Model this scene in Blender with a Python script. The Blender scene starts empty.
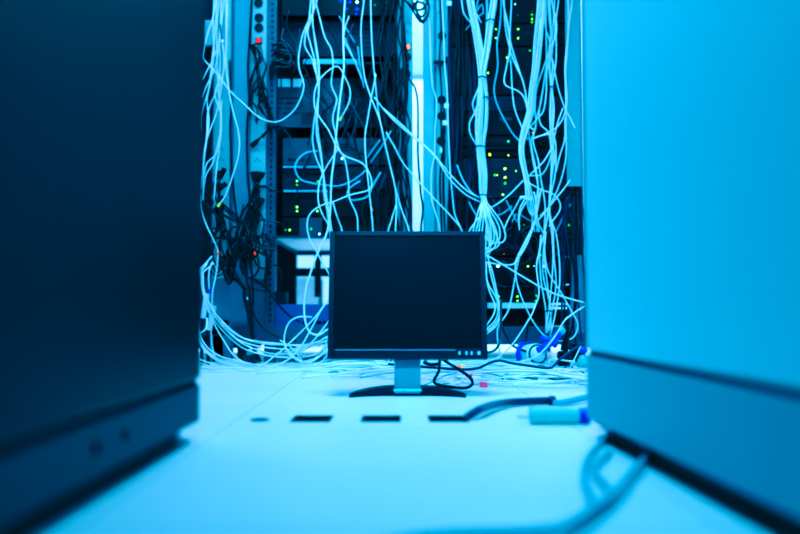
import bpy, bmesh, math, random
from mathutils import Vector, Matrix
R = random.Random(7)
SC = bpy.context.scene
COL = SC.collection
F, CZ = 780.0, 0.207
PITCH = math.atan(40 / F)
SP, CP = math.sin(PITCH), math.cos(PITCH)

def P(px, py, d, zmin=None):
    """point of the room seen at photo pixel (px, py), d metres ahead; never below zmin"""
    u, v = (px - 400) / F, (267 - py) / F
    ry, rz = CP - v * SP, SP + v * CP
    t = d / ry
    if zmin is not None and CZ + rz * t < zmin:
        t = (zmin - CZ) / rz
    return Vector((u * t, ry * t, CZ + rz * t))

def X(px, d): return (px - 400) / F * d * (1.012 if d > 2.83 else 1.0)
def Z(py, d): return P(400, py, d).z

# ------------------------------------------------------------------ materials
MATS = {}
def mat(name, col, rough=.5, metal=0., emit=None, estr=0., var=.12, scale=30., spec=.5, bump=0.):
    m = bpy.data.materials.new(name); m.use_nodes = True
    nt = m.node_tree; b = nt.nodes['Principled BSDF']
    tc = nt.nodes.new('ShaderNodeTexCoord'); nz = nt.nodes.new('ShaderNodeTexNoise')
    nz.inputs['Scale'].default_value = scale; nz.inputs['Detail'].default_value = 4
    nt.links.new(tc.outputs['Object'], nz.inputs['Vector'])
    mx = nt.nodes.new('ShaderNodeMix'); mx.data_type = 'RGBA'
    mx.inputs['A'].default_value = (*[c * (1 - var) for c in col], 1)
    mx.inputs['B'].default_value = (*[min(1, c * (1 + var)) for c in col], 1)
    nt.links.new(nz.outputs['Fac'], mx.inputs['Factor'])
    nt.links.new(mx.outputs['Result'], b.inputs['Base Color'])
    b.inputs['Roughness'].default_value = rough; b.inputs['Metallic'].default_value = metal
    b.inputs['Specular IOR Level'].default_value = spec
    if emit:
        b.inputs['Emission Color'].default_value = (*emit, 1); b.inputs['Emission Strength'].default_value = estr
    if bump:
        bp = nt.nodes.new('ShaderNodeBump'); bp.inputs['Strength'].default_value = bump
        nt.links.new(nz.outputs['Fac'], bp.inputs['Height']); nt.links.new(bp.outputs['Normal'], b.inputs['Normal'])
    MATS[name] = m
    return m

mat('pale_cable', (.80, .86, .90), .45, scale=12)
mat('dim_cable', (.42, .60, .75), .5, scale=12)
mat('black_cable', (.006, .011, .016), .33, scale=12)
mat('slate_cable', (.035, .075, .11), .4, scale=12)
mat('navy_cable', (.010, .035, .08), .4, scale=12)
mat('blue_cable', (.16, .36, .46), .5, scale=12)
mat('white_paint', (.36, .44, .48), .5)
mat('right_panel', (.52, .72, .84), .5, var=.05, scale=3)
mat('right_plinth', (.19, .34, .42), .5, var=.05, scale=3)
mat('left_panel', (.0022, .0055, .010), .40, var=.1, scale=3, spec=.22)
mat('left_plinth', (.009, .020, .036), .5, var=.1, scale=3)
mat('gap_black', (.004, .006, .01), .7)
mat('rack_blue', (.05, .10, .14), .5)
mat('rack_dark', (.008, .016, .026), .5)
mat('panel_blue', (.16, .28, .36), .45)
mat('unit_black', (.004, .007, .011), .55, spec=.3)
mat('unit_grey', (.014, .026, .040), .5, spec=.3)
mat('unit_light', (.034, .066, .09), .5)
mat('unit_blue', (.03, .09, .24), .5)
mat('lip_metal', (.35, .55, .72), .35)
mat('socket_black', (.004, .006, .01), .5)
mat('label_white', (.8, .86, .9), .6)
mat('red_switch', (.8, .02, .02), .4, emit=(1, .01, .01), estr=.8)
mat('orange_switch', (.9, .2, .02), .4, emit=(1, .12, .005), estr=2.2)
mat('green_led', (.1, .8, .1), .4, emit=(.10, 1, .04), estr=2.6)
mat('lime_led', (.4, .9, .1), .4, emit=(.45, 1, .10), estr=3.2)
mat('yellow_led', (.9, .8, .1), .4, emit=(.9, .75, .02), estr=3.0)
mat('teal_led', (.1, .8, .4), .4, emit=(.04, .9, .35), estr=2.4)
mat('white_led', (.8, .9, 1), .4, emit=(.6, .95, 1), estr=4.5)
mat('blue_led', (.05, .05, 1), .4, emit=(.02, .03, 1), estr=3.5)
mat('dim_led', (.1, .5, .1), .4, emit=(.06, .5, .05), estr=.7)
mat('yellow_plug', (.85, .75, .08), .4, emit=(.5, .42, .0), estr=.25)  # coloured plugs get a faint glow in the material; none is a lamp
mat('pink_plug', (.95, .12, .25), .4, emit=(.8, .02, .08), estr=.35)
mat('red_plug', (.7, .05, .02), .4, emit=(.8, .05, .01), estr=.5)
mat('clear_plug', (.75, .85, .9), .2)
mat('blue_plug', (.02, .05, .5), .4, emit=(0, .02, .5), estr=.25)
mat('reel_blue', (.01, .06, .75), .35, emit=(0, .02, .6), estr=.15)  # slight emission put into the blue plastic, which is no lamp
mat('reel_white', (.75, .82, .86), .5)
mat('bezel', (.011, .027, .040), .42, spec=.3)
mat('screen', (.009, .021, .026), .30, spec=.10, var=.05)
mat('silver', (.42, .52, .62), .3, metal=.55)
mat('button', (.6, .8, .95), .3, emit=(.1, .5, .9), estr=.1)  # silver buttons; the light they catch is put in as faint emission
mat('pale_connector', (.28, .58, .54), .35)
mat('connector_blue', (.0, .03, .45), .4, emit=(0, .01, .4), estr=.2)  # sleeve colour lifted by a little emission; nothing in it lights up
mat('tie_black', (.01, .03, .06), .5)
mat('slot_dark', (.05, .085, .075), .7)
mat('slot_rim', (.30, .42, .48), .5)
mat('wall_paint', (.75, .80, .84), .8, var=.05, scale=4)
mat('ceiling_paint', (.5, .56, .6), .9, var=.05, scale=4)
mat('pale_sheet', (.30, .42, .48), .6)
mat('carton', (.7, .78, .84), .8)

def floor_material():
    m = bpy.data.materials.new('raised_floor_tiles'); m.use_nodes = True
    nt = m.node_tree; b = nt.nodes['Principled BSDF']; L = nt.links
    tc = nt.nodes.new('ShaderNodeTexCoord'); sx = nt.nodes.new('ShaderNodeSeparateXYZ')
    L.new(tc.outputs['Object'], sx.inputs[0])
    def mth(op, a, bval=None, c=None):
        n = nt.nodes.new('ShaderNodeMath'); n.operation = op
        for i, q in enumerate((a, bval, c)):
            if q is None: continue
            if hasattr(q, 'is_linked'): L.new(q, n.inputs[i])
            else: n.inputs[i].default_value = q
        return n.outputs[0]
    def seam(coord, off):
        q = mth('ADD', coord, 60.0 - off); q = mth('DIVIDE', q, .6); q = mth('FRACT', q)
        q = mth('SUBTRACT', q, .5); q = mth('ABSOLUTE', q); q = mth('SUBTRACT', .5, q); q = mth('MULTIPLY', q, .6)
        return mth('LESS_THAN', q, .0010)
    line = mth('MAXIMUM', seam(sx.outputs['X'], .3), seam(sx.outputs['Y'], 1.345))
    nz = nt.nodes.new('ShaderNodeTexNoise'); nz.inputs['Scale'].default_value = 2.2; nz.inputs['Detail'].default_value = 6
    L.new(tc.outputs['Object'], nz.inputs['Vector'])
    mx = nt.nodes.new('ShaderNodeMix'); mx.data_type = 'RGBA'
    mx.inputs['A'].default_value = (.66, .72, .74, 1); mx.inputs['B'].default_value = (.82, .86, .88, 1)
    L.new(nz.outputs['Fac'], mx.inputs['Factor'])
    m2 = nt.nodes.new('ShaderNodeMix'); m2.data_type = 'RGBA'
    m2.inputs['B'].default_value = (.28, .40, .46, 1)
    L.new(line, m2.inputs['Factor']); L.new(mx.outputs['Result'], m2.inputs['A'])
    L.new(m2.outputs['Result'], b.inputs['Base Color'])
    b.inputs['Roughness'].default_value = .38
    MATS['floor'] = m
floor_material()

# ------------------------------------------------------------------ mesh builder
class MB:
    def __init__(s): s.v, s.f = [], []
    def add(s, vs, fs):
        o = len(s.v); s.v += [Vector(q) for q in vs]; s.f += [tuple(i + o for i in f) for f in fs]; return s
    def box(s, x0, x1, y0, y1, z0, z1):
        vs = [(x, y, z) for z in (z0, z1) for y in (y0, y1) for x in (x0, x1)]
        return s.add(vs, [(0, 2, 3, 1), (4, 5, 7, 6), (0, 1, 5, 4), (2, 6, 7, 3), (0, 4, 6, 2), (1, 3, 7, 5)])
    def prism(s, poly, axis, a, b):
        n = len(poly)
        def mk(p, h): return (h, p[0], p[1]) if axis == 0 else (p[0], h, p[1]) if axis == 1 else (p[0], p[1], h)
        vs = [mk(p, a) for p in poly] + [mk(p, b) for p in poly]
        return s.add(vs, [tuple(range(n))[::-1], tuple(range(n, 2 * n))] + [(i, (i + 1) % n, n + (i + 1) % n, n + i) for i in range(n)])
    def lathe(s, c, axis, prof, n=20):
        c = Vector(c); ax = Vector(axis).normalized()
        u = ax.orthogonal().normalized(); w = ax.cross(u)
        vs = []
        for h, r in prof:
            for k in range(n):
                a = 2 * math.pi * k / n
                vs.append(c + ax * h + (u * math.cos(a) + w * math.sin(a)) * r)
        m = len(prof); fs = []
        for j in range(m - 1):
            for k in range(n):
                fs.append((j * n + k, j * n + (k + 1) % n, (j + 1) * n + (k + 1) % n, (j + 1) * n + k))
        fs += [tuple(range(n))[::-1], tuple(range((m - 1) * n, m * n))]
        return s.add(vs, fs)
    def tube(s, pts, r, n=7):
        pts = [Vector(p) for p in pts]; m = len(pts)
        t0 = (pts[1] - pts[0]).normalized(); u = t0.orthogonal().normalized(); vs = []
        for i, p in enumerate(pts):
            t = (pts[min(i + 1, m - 1)] - pts[max(i - 1, 0)])
            t = t.normalized() if t.length > 1e-9 else t0
            u = u - t * u.dot(t)
            u = u.normalized() if u.length > 1e-6 else t.orthogonal().normalized()
            w = t.cross(u)
            for k in range(n):
                a = 2 * math.pi * k / n
                vs.append(p + (u * math.cos(a) + w * math.sin(a)) * r)
        fs = [(j * n + k, j * n + (k + 1) % n, (j + 1) * n + (k + 1) % n, (j + 1) * n + k) for j in range(m - 1) for k in range(n)]
        fs += [tuple(range(n))[::-1], tuple(range((m - 1) * n, m * n))]
        return s.add(vs, fs)
    def xf(s, M): s.v = [M @ q for q in s.v]; return s

LOC = {}
def tag(o, label, cat, group=None, kind=None):
    if label: o['label'] = label
    if cat: o['category'] = cat
    if group: o['group'] = group
    if kind: o['kind'] = kind
    return o
def thing(name, label, cat, loc, group=None):
    o = bpy.data.objects.new(name, None); COL.objects.link(o); o.empty_display_size = .05
    o.location = loc; LOC[o.name] = Vector(loc)
    return tag(o, label, cat, group)
def build(name, mb, m, parent=None, loc=None, bevel=0., smooth=False, label=None):
    """one mesh object; vertices given in room coordinates"""
    base = LOC[parent.name] if parent else Vector(loc) if loc is not None else Vector((0, 0, 0))
    me = bpy.data.meshes.new(name)
    me.from_pydata([tuple(q - base) for q in mb.v], [], mb.f); me.update()
    bm = bmesh.new(); bm.from_mesh(me)
    bmesh.ops.recalc_face_normals(bm, faces=bm.faces)
    if bevel:
        es = [e for e in bm.edges if len(e.link_faces) == 2 and e.calc_face_angle(0) > .6]
        bmesh.ops.bevel(bm, geom=es, offset=bevel, segments=2, affect='EDGES', profile=.5)
    bm.to_mesh(me); bm.free()
    if smooth:
        for p in me.polygons: p.use_smooth = True
    me.materials.append(MATS[m])
    o = bpy.data.objects.new(name, me); COL.objects.link(o)
    if parent: o.parent = parent
    else: o.location = base
    LOC[o.name] = base
    if label: o['label'] = label
    return o
def struct(name, mb, m):
    return tag(build(name, mb, m), None, None, kind='structure')

# ------------------------------------------------------------------ the room
xs = [-2.6, -.200, -.126, -.072, .002, .052, .126, 2.6]
ys = [-2.4, 1.416, 1.505, 4.6]
fm = MB()
for j in range(3):
    for i in range(7):
        if j == 1 and i in (1, 3, 5): continue
        fm.add([(xs[i], ys[j], 0), (xs[i + 1], ys[j], 0), (xs[i + 1], ys[j + 1], 0), (xs[i], ys[j + 1], 0)], [(0, 1, 2, 3)])
struct('floor', fm, 'floor')
struct('wall_back', MB().box(-2.6, 2.6, 4.6, 4.7, -.02, 2.9), 'wall_paint')
struct('wall_left', MB().box(-2.7, -2.6, -2.4, 4.6, -.02, 2.9), 'wall_paint')
struct('wall_right', MB().box(2.6, 2.7, -2.4, 4.6, -.02, 2.9), 'wall_paint')
struct('wall_front', MB().box(-2.6, 2.6, -2.5, -2.4, -.02, 2.9), 'wall_paint')
struct('ceiling', MB().box(-2.7, 2.7, -2.5, 4.7, 2.9, 3.0), 'ceiling_paint')

for i, lb in ((1, 'dark square slot in the floor tile, leftmost of three'), (3, 'dark square slot in the floor tile in front of the monitor stand'),
              (5, 'dark square slot in the floor tile where the thick black hose starts')):
    x0, x1, y0, y1 = xs[i], xs[i + 1], 1.416, 1.505
    t = thing('floor_slot', lb, 'floor slot', ((x0 + x1) / 2, 1.453, 0), 'square slots in the floor tile')
    b = MB(); e = .0004
    b.box(x0 + e, x1 - e, y0 + e, y1 - e, -.034, -.030)
    b.box(x0 + e, x0 + .003, y0 + e, y1 - e, -.030, -.001); b.box(x1 - .003, x1 - e, y0 + e, y1 - e, -.030, -.001)
    b.box(x0 + .003, x1 - .003, y0 + e, y0 + .003, -.030, -.001); b.box(x0 + .003, x1 - .003, y1 - .003, y1 - e, -.030, -.001)
    build('liner', b, 'slot_dark', t)
    b = MB()
    for k in range(4): b.box(x0 + .010 + k * .0165, x0 + .0155 + k * .0165, y0 + .003, y1 - .003, -.016, -.012)
    build('grille', b, 'rack_dark', t)
t = thing('floor_outlet', 'small round dark outlet cover in the floor left of the square slots', 'floor outlet', (X(261, 1.44), 1.44, 0))
build('cover', MB().lathe((X(261, 1.44), 1.44, 0), (0, 0, 1), [(0, .018), (.0015, .018), (.002, .015)], 24), 'rack_blue', t)
build('plug', MB().lathe((X(261, 1.44), 1.44, .002), (0, 0, 1), [(0, .012), (.001, .012), (.0014, .008)], 24), 'unit_grey', t)

# ------------------------------------------------------------------ the two near cabinets
def cabinet(side, label, xc, yc, yaw, zp, mats):
    """tall cabinet whose far inner corner stands at xc, yc; its inner face runs towards the camera"""
    t = thing('server_cabinet', label, 'cabinet', (xc, yc, 0), 'cabinets along the aisle')
    M = Matrix.Translation((xc, yc, 0)) @ Matrix.Rotation(yaw, 4, 'Z')
    s = side
    def bx(a, b, y0, y1, z0, z1):
        x0, x1 = sorted((s * a, s * b)); return MB().box(x0, x1, y0, y1, z0, z1)
    ln, wd = -2.0, .60
    body = bx(0, wd, ln, 0, zp + .008, 2.05)
    build('side_panel', body.xf(M), mats[0], t, bevel=.006)
    build('shadow_gap', bx(.006, wd - .006, ln + .006, -.006, zp - .001, zp + .009).xf(M), 'gap_black', t)
    pl = build('plinth', bx(.001, wd - .001, ln, -.001, .0285, zp).xf(M), mats[1], t, bevel=.003)
    build('under_shade_block', bx(.016, wd - .05, ln + .05, -.075, .001, .0285).xf(M), 'gap_black', t)  # black block added to keep the gap below the plinth dark
    for k, y in enumerate((-.045, -1.0, ln + .1)):
        for a in (.03, wd - .06):
            c = M @ Vector((s * a, y, 0))
            f = build('levelling_foot', MB().lathe(c, (0, 0, 1), [(0, .024), (.006, .024), (.010, .012), (.0288, .010)], 16), 'white_paint', t, smooth=False)
    return t, M, pl, bx
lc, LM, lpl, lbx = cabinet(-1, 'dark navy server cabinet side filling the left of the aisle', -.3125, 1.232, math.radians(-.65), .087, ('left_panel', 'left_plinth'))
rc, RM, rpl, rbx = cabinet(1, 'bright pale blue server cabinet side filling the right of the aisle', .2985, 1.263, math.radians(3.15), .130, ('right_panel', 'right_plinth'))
# two round fixing holes in the left plinth
for px, py in ((98, 448), (126, 435)):
    u = (px - 400) / F / (CP - (267 - py) / F * SP)
    # meet the ray with the inner face of the left plinth
    p0 = LM @ Vector((0, 0, 0)); dr = LM.to_3x3() @ Vector((0, -1, 0))
    # u*y = x
    k = (p0.x - u * p0.y) / (u * dr.y - dr.x)
    d = p0.y + dr.y * k
    c = P(px, py, d)
    build('fixing_hole', MB().lathe(c + Vector((-.004, 0, 0)), (1, 0, 0), [(0, .0075), (.0045, .0075), (.0052, .005)], 16), 'gap_black', lpl, label='dark round fixing hole')
# folded edge strip on the right cabinet's far corner
build('edge_strip', rbx(-.0015, .010, -.012, -.0005, .14, 2.04).xf(RM), 'rack_blue', rc)

# ------------------------------------------------------------------ the racks
D0 = 2.90
def rack(label, x0, x1, parts):
    t = thing('equipment_rack', label, 'rack', ((x0 + x1) / 2, 3.2, 0), 'open equipment racks')
    for nm, m, bxs in parts:
        b = MB()
        for q in bxs: b.box(q[0] * 1.012, q[1] * 1.012, *q[2:])
        build(nm, b, m, t, bevel=.0015)
    return t
zb0, zb1 = .068, .135
def rail_holes(t, x, y, z0, z1):
    pass
r1 = rack('left open equipment rack full of servers and cables, behind the monitor', -.56, .05, [
    ('post', 'rack_blue', [(-.498, -.460, 2.90, 2.95, .0, 2.0)]),
    ('post', 'panel_blue', [(-.012, .046, 2.925, 2.975, .0, 2.0)]),
    ('post', 'rack_dark', [(-.575, -.478, 3.62, 3.67, .0, 2.0)]),
    ('rear_strut', 'rack_dark', [(-.39, -.362, 3.60, 3.625, Z(297, 3.6), .5)]),
    ('post', 'rack_dark', [(.0, .05, 3.62, 3.67, .0, 2.0)]),
    ('side_panel', 'panel_blue', [(-.625, -.560, 2.93, 2.945, .10, 2.0), (-.625, -.612, 2.945, 3.60, .10, 2.0)]),
    ('bottom_beam', 'rack_blue', [(-.62, .05, 2.905, 2.935, zb0, zb1)]),
    ('rear_beam', 'rack_dark', [(-.56, .05, 3.63, 3.66, Z(276.5, 3.63), Z(268, 3.63))]),
    ('lower_panel', 'panel_blue', [(-.610, -.500, 2.955, 2.963, .10, Z(279, 2.95))]),
    ('rear_beam', 'rack_dark', [(-.56, .05, 3.63, 3.66, .05, .11)]),
    ('top_frame', 'rack_dark', [(-.56, .05, 2.9, 3.67, 2.0, 2.03)]),
    ('foot', 'rack_dark', [(-.60, -.56, 2.92, 2.96, 0, zb0)]), ('foot', 'rack_dark', [(.0, .04, 2.94, 2.97, 0, zb0)]),
])
# square cage-nut holes down the left post
b = MB()
z = .15
while z < 1.45:
    b.box(-.4865, -.4785, 2.8985, 2.9005, z, z + .009); z += .0222
build('cage_holes', b, 'gap_black', r1)
r2 = rack('right open equipment rack packed with dark servers and pale cables', .09, .68, [
    ('post', 'white_paint', [(.088, .128, 2.93, 2.97, .0, 2.0)]),
    ('post', 'panel_blue', [(.128, .180, 2.96, 2.99, .0, 2.0)]),
    ('post', 'rack_dark', [(.640, .69, 2.95, 2.99, .0, 2.0)]),
    ('post', 'rack_dark', [(.13, .17, 3.62, 3.67, .0, 2.0)]),
    ('post', 'rack_dark', [(.64, .69, 3.62, 3.67, .0, 2.0)]),
    ('corner_panel', 'white_paint', [(X(570, 2.8), X(586, 2.8), 2.86, 2.872, Z(186, 2.86), 2.0)]),
    ('lower_panel', 'panel_blue', [(X(572, 2.83), X(592, 2.83), 2.90, 2.912, Z(333, 2.9), Z(255, 2.9))]),
    ('bottom_beam', 'rack_blue', [(.13, .69, 2.905, 2.935, zb0, zb1)]),
    ('rear_beam', 'rack_dark', [(.13, .69, 3.63, 3.66, .09, .16)]),
    ('top_frame', 'rack_dark', [(.09, .69, 2.9, 3.67, 2.0, 2.03)]),
    ('foot', 'rack_dark', [(.15, .19, 2.94, 2.97, 0, zb0)]), ('foot', 'rack_dark', [(.64, .68, 2.94, 2.97, 0, zb0)]),
])
r0 = rack('rack corner with white strip at the far left, half behind the dark cabinet', -.95, -.63, [
    ('post', 'panel_blue', [(X(213, 2.96) / 1.012, X(234, 2.96) / 1.012, 2.96, 3.0, .0, 2.0)]),
    ('post', 'rack_dark', [(-1.05, -.95, 2.96, 3.0, 0, 2.0)]),
    ('bottom_beam', 'rack_blue', [(-1.0, -.64, 2.96, 2.99, .10, .16)]),
    ('lower_panel', 'rack_blue', [(-.78, -.632, 2.975, 2.985, .10, Z(277, 2.97))]),
    ('blank_panel', 'rack_dark', [(-.945, -.70, 2.985, 2.995, .16, 2.0)]),
    ('label_plate', 'white_paint', [(X(203, 2.94) / 1.012, X(219, 2.94) / 1.012, 2.94, 2.958, Z(45, 2.94), Z(20, 2.94))]),
    ('top_frame', 'rack_dark', [(-1.05, -.63, 2.96, 3.6, 2.0, 2.03)]),
    ('foot', 'rack_dark', [(-.70, -.66, 2.96, 3.0, 0, .1)]),
])
# dark backing behind the equipment in each rack: rear covers of the racks
build('rear_cover', MB().box(-1.05, -.63, 3.55, 3.56, .02, 2.0), 'unit_black', r0)
build('rear_cover', MB().box(-.50, .045, 3.60, 3.61, .50, 2.0), 'unit_black', r1)
build('rear_cover', MB().box(.135, .66, 3.60, 3.61, .17, 2.0), 'unit_black', r2)

def led(parent, px, py, d, m, sx=1.5, sy=1.5, nm='indicator_light'):
    c = P(px, py, d); k = d / F; rx, rz = sx * k * .43, sy * k * .43
    n = 8
    vs = [(c.x, c.y - .003, c.z)] + [(c.x + rx * math.cos(2 * math.pi * i / n), c.y, c.z + rz * math.sin(2 * math.pi * i / n)) for i in range(n)] + \
         [(c.x + rx * math.cos(2 * math.pi * i / n), c.y + .004, c.z + rz * math.sin(2 * math.pi * i / n)) for i in range(n)]
    fs = [(0, 1 + (i + 1) % n, 1 + i) for i in range(n)] + [(1 + i, 1 + (i + 1) % n, 9 + (i + 1) % n, 9 + i) for i in range(n)]
    return build(nm, MB().add(vs, fs), m, parent)

def unit(name, label, cat, px0, px1, py0, py1, m='unit_black', d=2.93, depth=.55, group=None, leds=(), lip=None, ears=True, vents=None, ports=None, bezel=True, handles=False):
    """rack equipment seen between the pixel rows py0..py1, front face d metres away"""
    x0, x1 = X(px0, d), X(px1, d); z0, z1 = Z(py1, d), Z(py0, d)
    t = thing(name, label, cat, ((x0 + x1) / 2, d, z0), group)
    build('chassis', MB().box(x0 + .004, x1 - .004, d + .004, d + depth, z0 + .001, z1 - .001), 'unit_black' if m != 'unit_light' else 'unit_grey', t)
    if bezel: build('front_panel', MB().box(x0, x1, d - .002, d + .004, z0 + .001, z1 - .001), m, t, bevel=.001)
    if lip: build('top_lip', MB().box(X(lip[0], d), X(lip[1], d), d - .018, d - .002, z1 - .007, z1 - .001), lip[2] if len(lip) > 2 else 'lip_metal', t)
    if vents:
        b = MB(); a0, a1, b0, b1, n = vents
        for k in range(n):
            zz = Z(b1 + (b0 - b1) * (k + .5) / n, d); b.box(X(a0, d), X(a1, d), d - .0035, d - .002, zz - .002, zz + .002)
        build('vent_slots', b, 'gap_black', t)
    if ports:
        a0, a1, yy, n = ports[:4]; w = (a1 - a0) / n; b = MB()
        for k in range(n):
            q0, q1 = X(a0 + w * (k + .12), d), X(a0 + w * (k + .88), d); zz = Z(yy, d)
            b.box(q0, q1, d - .0032, d - .002, zz - .006, zz + .006)
        build('port_row', b, 'gap_black' if len(ports) < 5 else ports[4], t)
    if handles:
        for q in (x0 + .012, x1 - .020):
            build('handle', MB().box(q, q + .008, d - .03, d - .024, z0 + .008, z1 - .008).box(q, q + .008, d - .024, d - .002, z0 + .008, z0 + .014).box(q, q + .008, d - .024, d - .002, z1 - .014, z1 - .008), 'unit_grey', t)
    for q in leds: led(t, q[0], q[1], d - .004, *q[2:])
    return t

G, LI, YE, TE, WH, BL, DI = 'green_led', 'lime_led', 'yellow_led', 'teal_led', 'white_led', 'blue_led', 'dim_led'
g1, g2 = 'equipment mounted in the left rack', 'equipment mounted in the right rack'
unit('rack_server', 'black server with bright blue lights at the top of the left rack', 'server', 281, 395, -34, 16, leds=[(350, 2, BL, 3, 3), (357, 2, WH, 3, 3), (357, 9, BL, 4, 3), (356, 14, BL, 2, 2), (347, 9, BL, 2.5, 2.5), (341, 1, BL, 3, 2), (375, 5, 'dim_led', 2, 2), (387, 2, DI, 3, 2)], group=g1, ports=(300, 335, 8, 8))
unit('rack_server', 'plain dark server with a flat grey front below the blue-lit one', 'server', 281, 395, 18, 57, 'unit_grey', d=2.97, group=g1, vents=(345, 385, 22, 50, 6))
t = thing('rack_shelf', 'thin pale metal shelf in the left rack above the white labels', 'shelf', (X(330, 2.9), 2.9, Z(64, 2.9)), g1)
build('shelf_plate', MB().box(X(281, 2.9), X(396, 2.9), 2.91, 3.4, Z(63, 2.9), Z(61.5, 2.9)), 'unit_grey', t)
build('shelf_lip', MB().box(X(302, 2.9), X(358, 2.9), 2.895, 2.91, Z(64, 2.9), Z(59.5, 2.9)), 'lip_metal', t)
t = unit('patch_panel', 'grey panel with a row of white label squares, left rack', 'patch panel', 271, 345, 78, 128, 'unit_light', d=2.95, group=g1, depth=.12, vents=(276, 300, 96, 116, 4))
for a, b_ in ((272, 280), (282, 290), (293, 302)):
    build('label', MB().box(X(a, 2.945), X(b_, 2.945), 2.943, 2.9479, Z(87, 2.945), Z(79, 2.945)), 'label_white', t)
b = MB()
for i in range(7):
    for j in range(5): b.box(X(301.5 + i * 2.1, 2.943), X(302.9 + i * 2.1, 2.943), 2.942, 2.9479, Z(113.4 + j * 2.2, 2.943), Z(112 + j * 2.2, 2.943))
build('mesh_grille', b, 'unit_light', t)
unit('network_switch', 'black switch behind cables beside the white label squares', 'switch', 346, 395, 78, 128, 'unit_black', group=g1, d=2.96, ports=(350, 392, 100, 10, 'unit_grey'), depth=.3)
unit('rack_server', 'mid-grey server with dark slots just above the first green-lit switch', 'server', 283, 393, 138, 165, 'unit_light', group=g1, vents=(318, 348, 143, 152, 3), ports=(288, 310, 160, 5), leds=[(332, 157.5, YE, 1.5, 1.5), (342, 158.5, WH, 2.4, 2.4)])
unit('network_switch', 'upper of two switches with a pair of green lights, left rack', 'switch', 283, 393, 166.5, 189.5, 'unit_grey', group=g1, lip=(284, 322), ports=(300, 390, 174, 14), leds=[(297, 181, LI, 2.2, 2.2), (297, 185, G, 1.6, 1.6), (318, 181.5, G, 2.2, 2.2)])
unit('network_switch', 'lower of two switches with a pair of green lights, left rack', 'switch', 283, 393, 190.5, 216.5, 'unit_black', group=g1, lip=(285, 330), ports=(300, 390, 201, 14, 'unit_grey'), leds=[(297, 207, LI, 2.4, 2.4), (297, 211, LI, 2.2, 2.2), (317.3, 211, LI, 2.2, 2.2), (373, 210, 'orange_switch', 1.4, 1.4)])
unit('media_converter', 'small black box with two green lights on the pale shelf', 'converter', 283, 299.5, 218, 236, 'unit_black', group=g1, depth=.2, leds=[(285.5, 230, DI, 2, 2), (289.7, 230, LI, 2.4, 2.4)])
unit('media_converter', 'small light grey box on the pale shelf beside the black one', 'converter', 300, 323, 217.5, 236, 'unit_light', group=g1, depth=.2, leds=[(311, 229, G, 1.4, 2), (319.3, 234, WH, 2, 2)])
t = thing('rack_shelf', 'wide pale shelf seen from below at mid height of the left rack', 'shelf', (-.22, 2.9, .465), g1)
build('shelf_plate', MB().box(-.474, .0, 2.9, 3.6, .466, .470), 'label_white', t)
build('rear_lip', MB().box(-.474, .0, 3.595, 3.60, Z(255.5, 3.6), .466), 'unit_grey', t)
build('shelf_rim', MB().box(-.478, -.474, 2.9, 3.6, .452, .470).box(-.474, 0, 2.896, 2.9, .462, .471), 'unit_light', t)
unit('rack_server', 'blue-fronted box lying at the bottom of the left rack', 'server', 275, 396, 304, 329, 'unit_blue', group=g1, depth=.6, d=2.915, ports=(303, 330, 322.5, 4), vents=(340, 390, 308, 325, 5))
unit('carton', 'pale carton standing behind the left rack beyond the open shelf', 'box', 296, 319, 277, 347.3, 'carton', d=4.0, depth=.3)
unit('power_adapter', 'dark teal block on top of the blue-fronted box', 'adapter', 279, 287.5, 292, 303.8, 'unit_grey', d=2.95, depth=.1, group=g1)

unit('rack_server', 'top dark server in the right rack with a column of green lights', 'server', 449, 569, -30, 23, group=g2, leds=[(515, 4, WH, 1.3, 1.3), (532, 11, DI, 1.2, 1.2), (532, 14.5, G, 1.7, 1.7), (532, 19, LI, 1.8, 1.8), (532, 22, G, 1.8, 1.8), (518, 15, DI, 1, 1)], ports=(490, 528, -10, 8, 'unit_grey'))
unit('rack_server', 'dark server with four green lights set in a square, right rack', 'server', 449, 569, 24, 46, group=g2, leds=[(496, 29, LI, 1.8, 1.8), (496, 38, LI, 2, 2), (518.2, 29, LI, 2.2, 2.2), (518.2, 38, LI, 2.2, 2.2)], ports=(526, 566, 33, 8, 'unit_grey'))
unit('rack_server', 'tall dark server with one large green light, right rack', 'server', 449, 569, 47, 95, group=g2, leds=[(507, 57.5, LI, 2.2, 2.2), (508, 60.5, G, 2.6, 2.6), (530, 50.5, G, 1.4, 1.4), (488, 72.8, LI, 2.2, 2.2)], vents=(520, 560, 62, 90, 6))
unit('rack_server', 'grey blank-fronted server in the middle of the right rack', 'server', 449, 569, 96, 111.5, 'unit_grey', group=g2)
unit('network_switch', 'black switch with one faint blue mark below the grey blank front', 'switch', 449, 569, 112, 135, group=g2, ports=(497, 514, 119, 1, 'unit_light'), leds=[(455.5, 131, G, 1.2, 2), (533, 133, YE, 1.8, 2.4)])
unit('network_switch', 'thin black switch with one teal light, right rack', 'switch', 449, 569, 136, 147, group=g2, leds=[(508.4, 141.3, TE, 2.4, 2.4)], ports=(484, 506, 141, 4, 'unit_grey'))
unit('network_switch', 'thin black switch with a large yellow light, right rack', 'switch', 449, 569, 148, 157, group=g2, leds=[(489.7, 154.5, YE, 2.6, 3.6), (508.4, 155.2, YE, 2, 2)], lip=(483, 516, 'unit_grey'))
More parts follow.
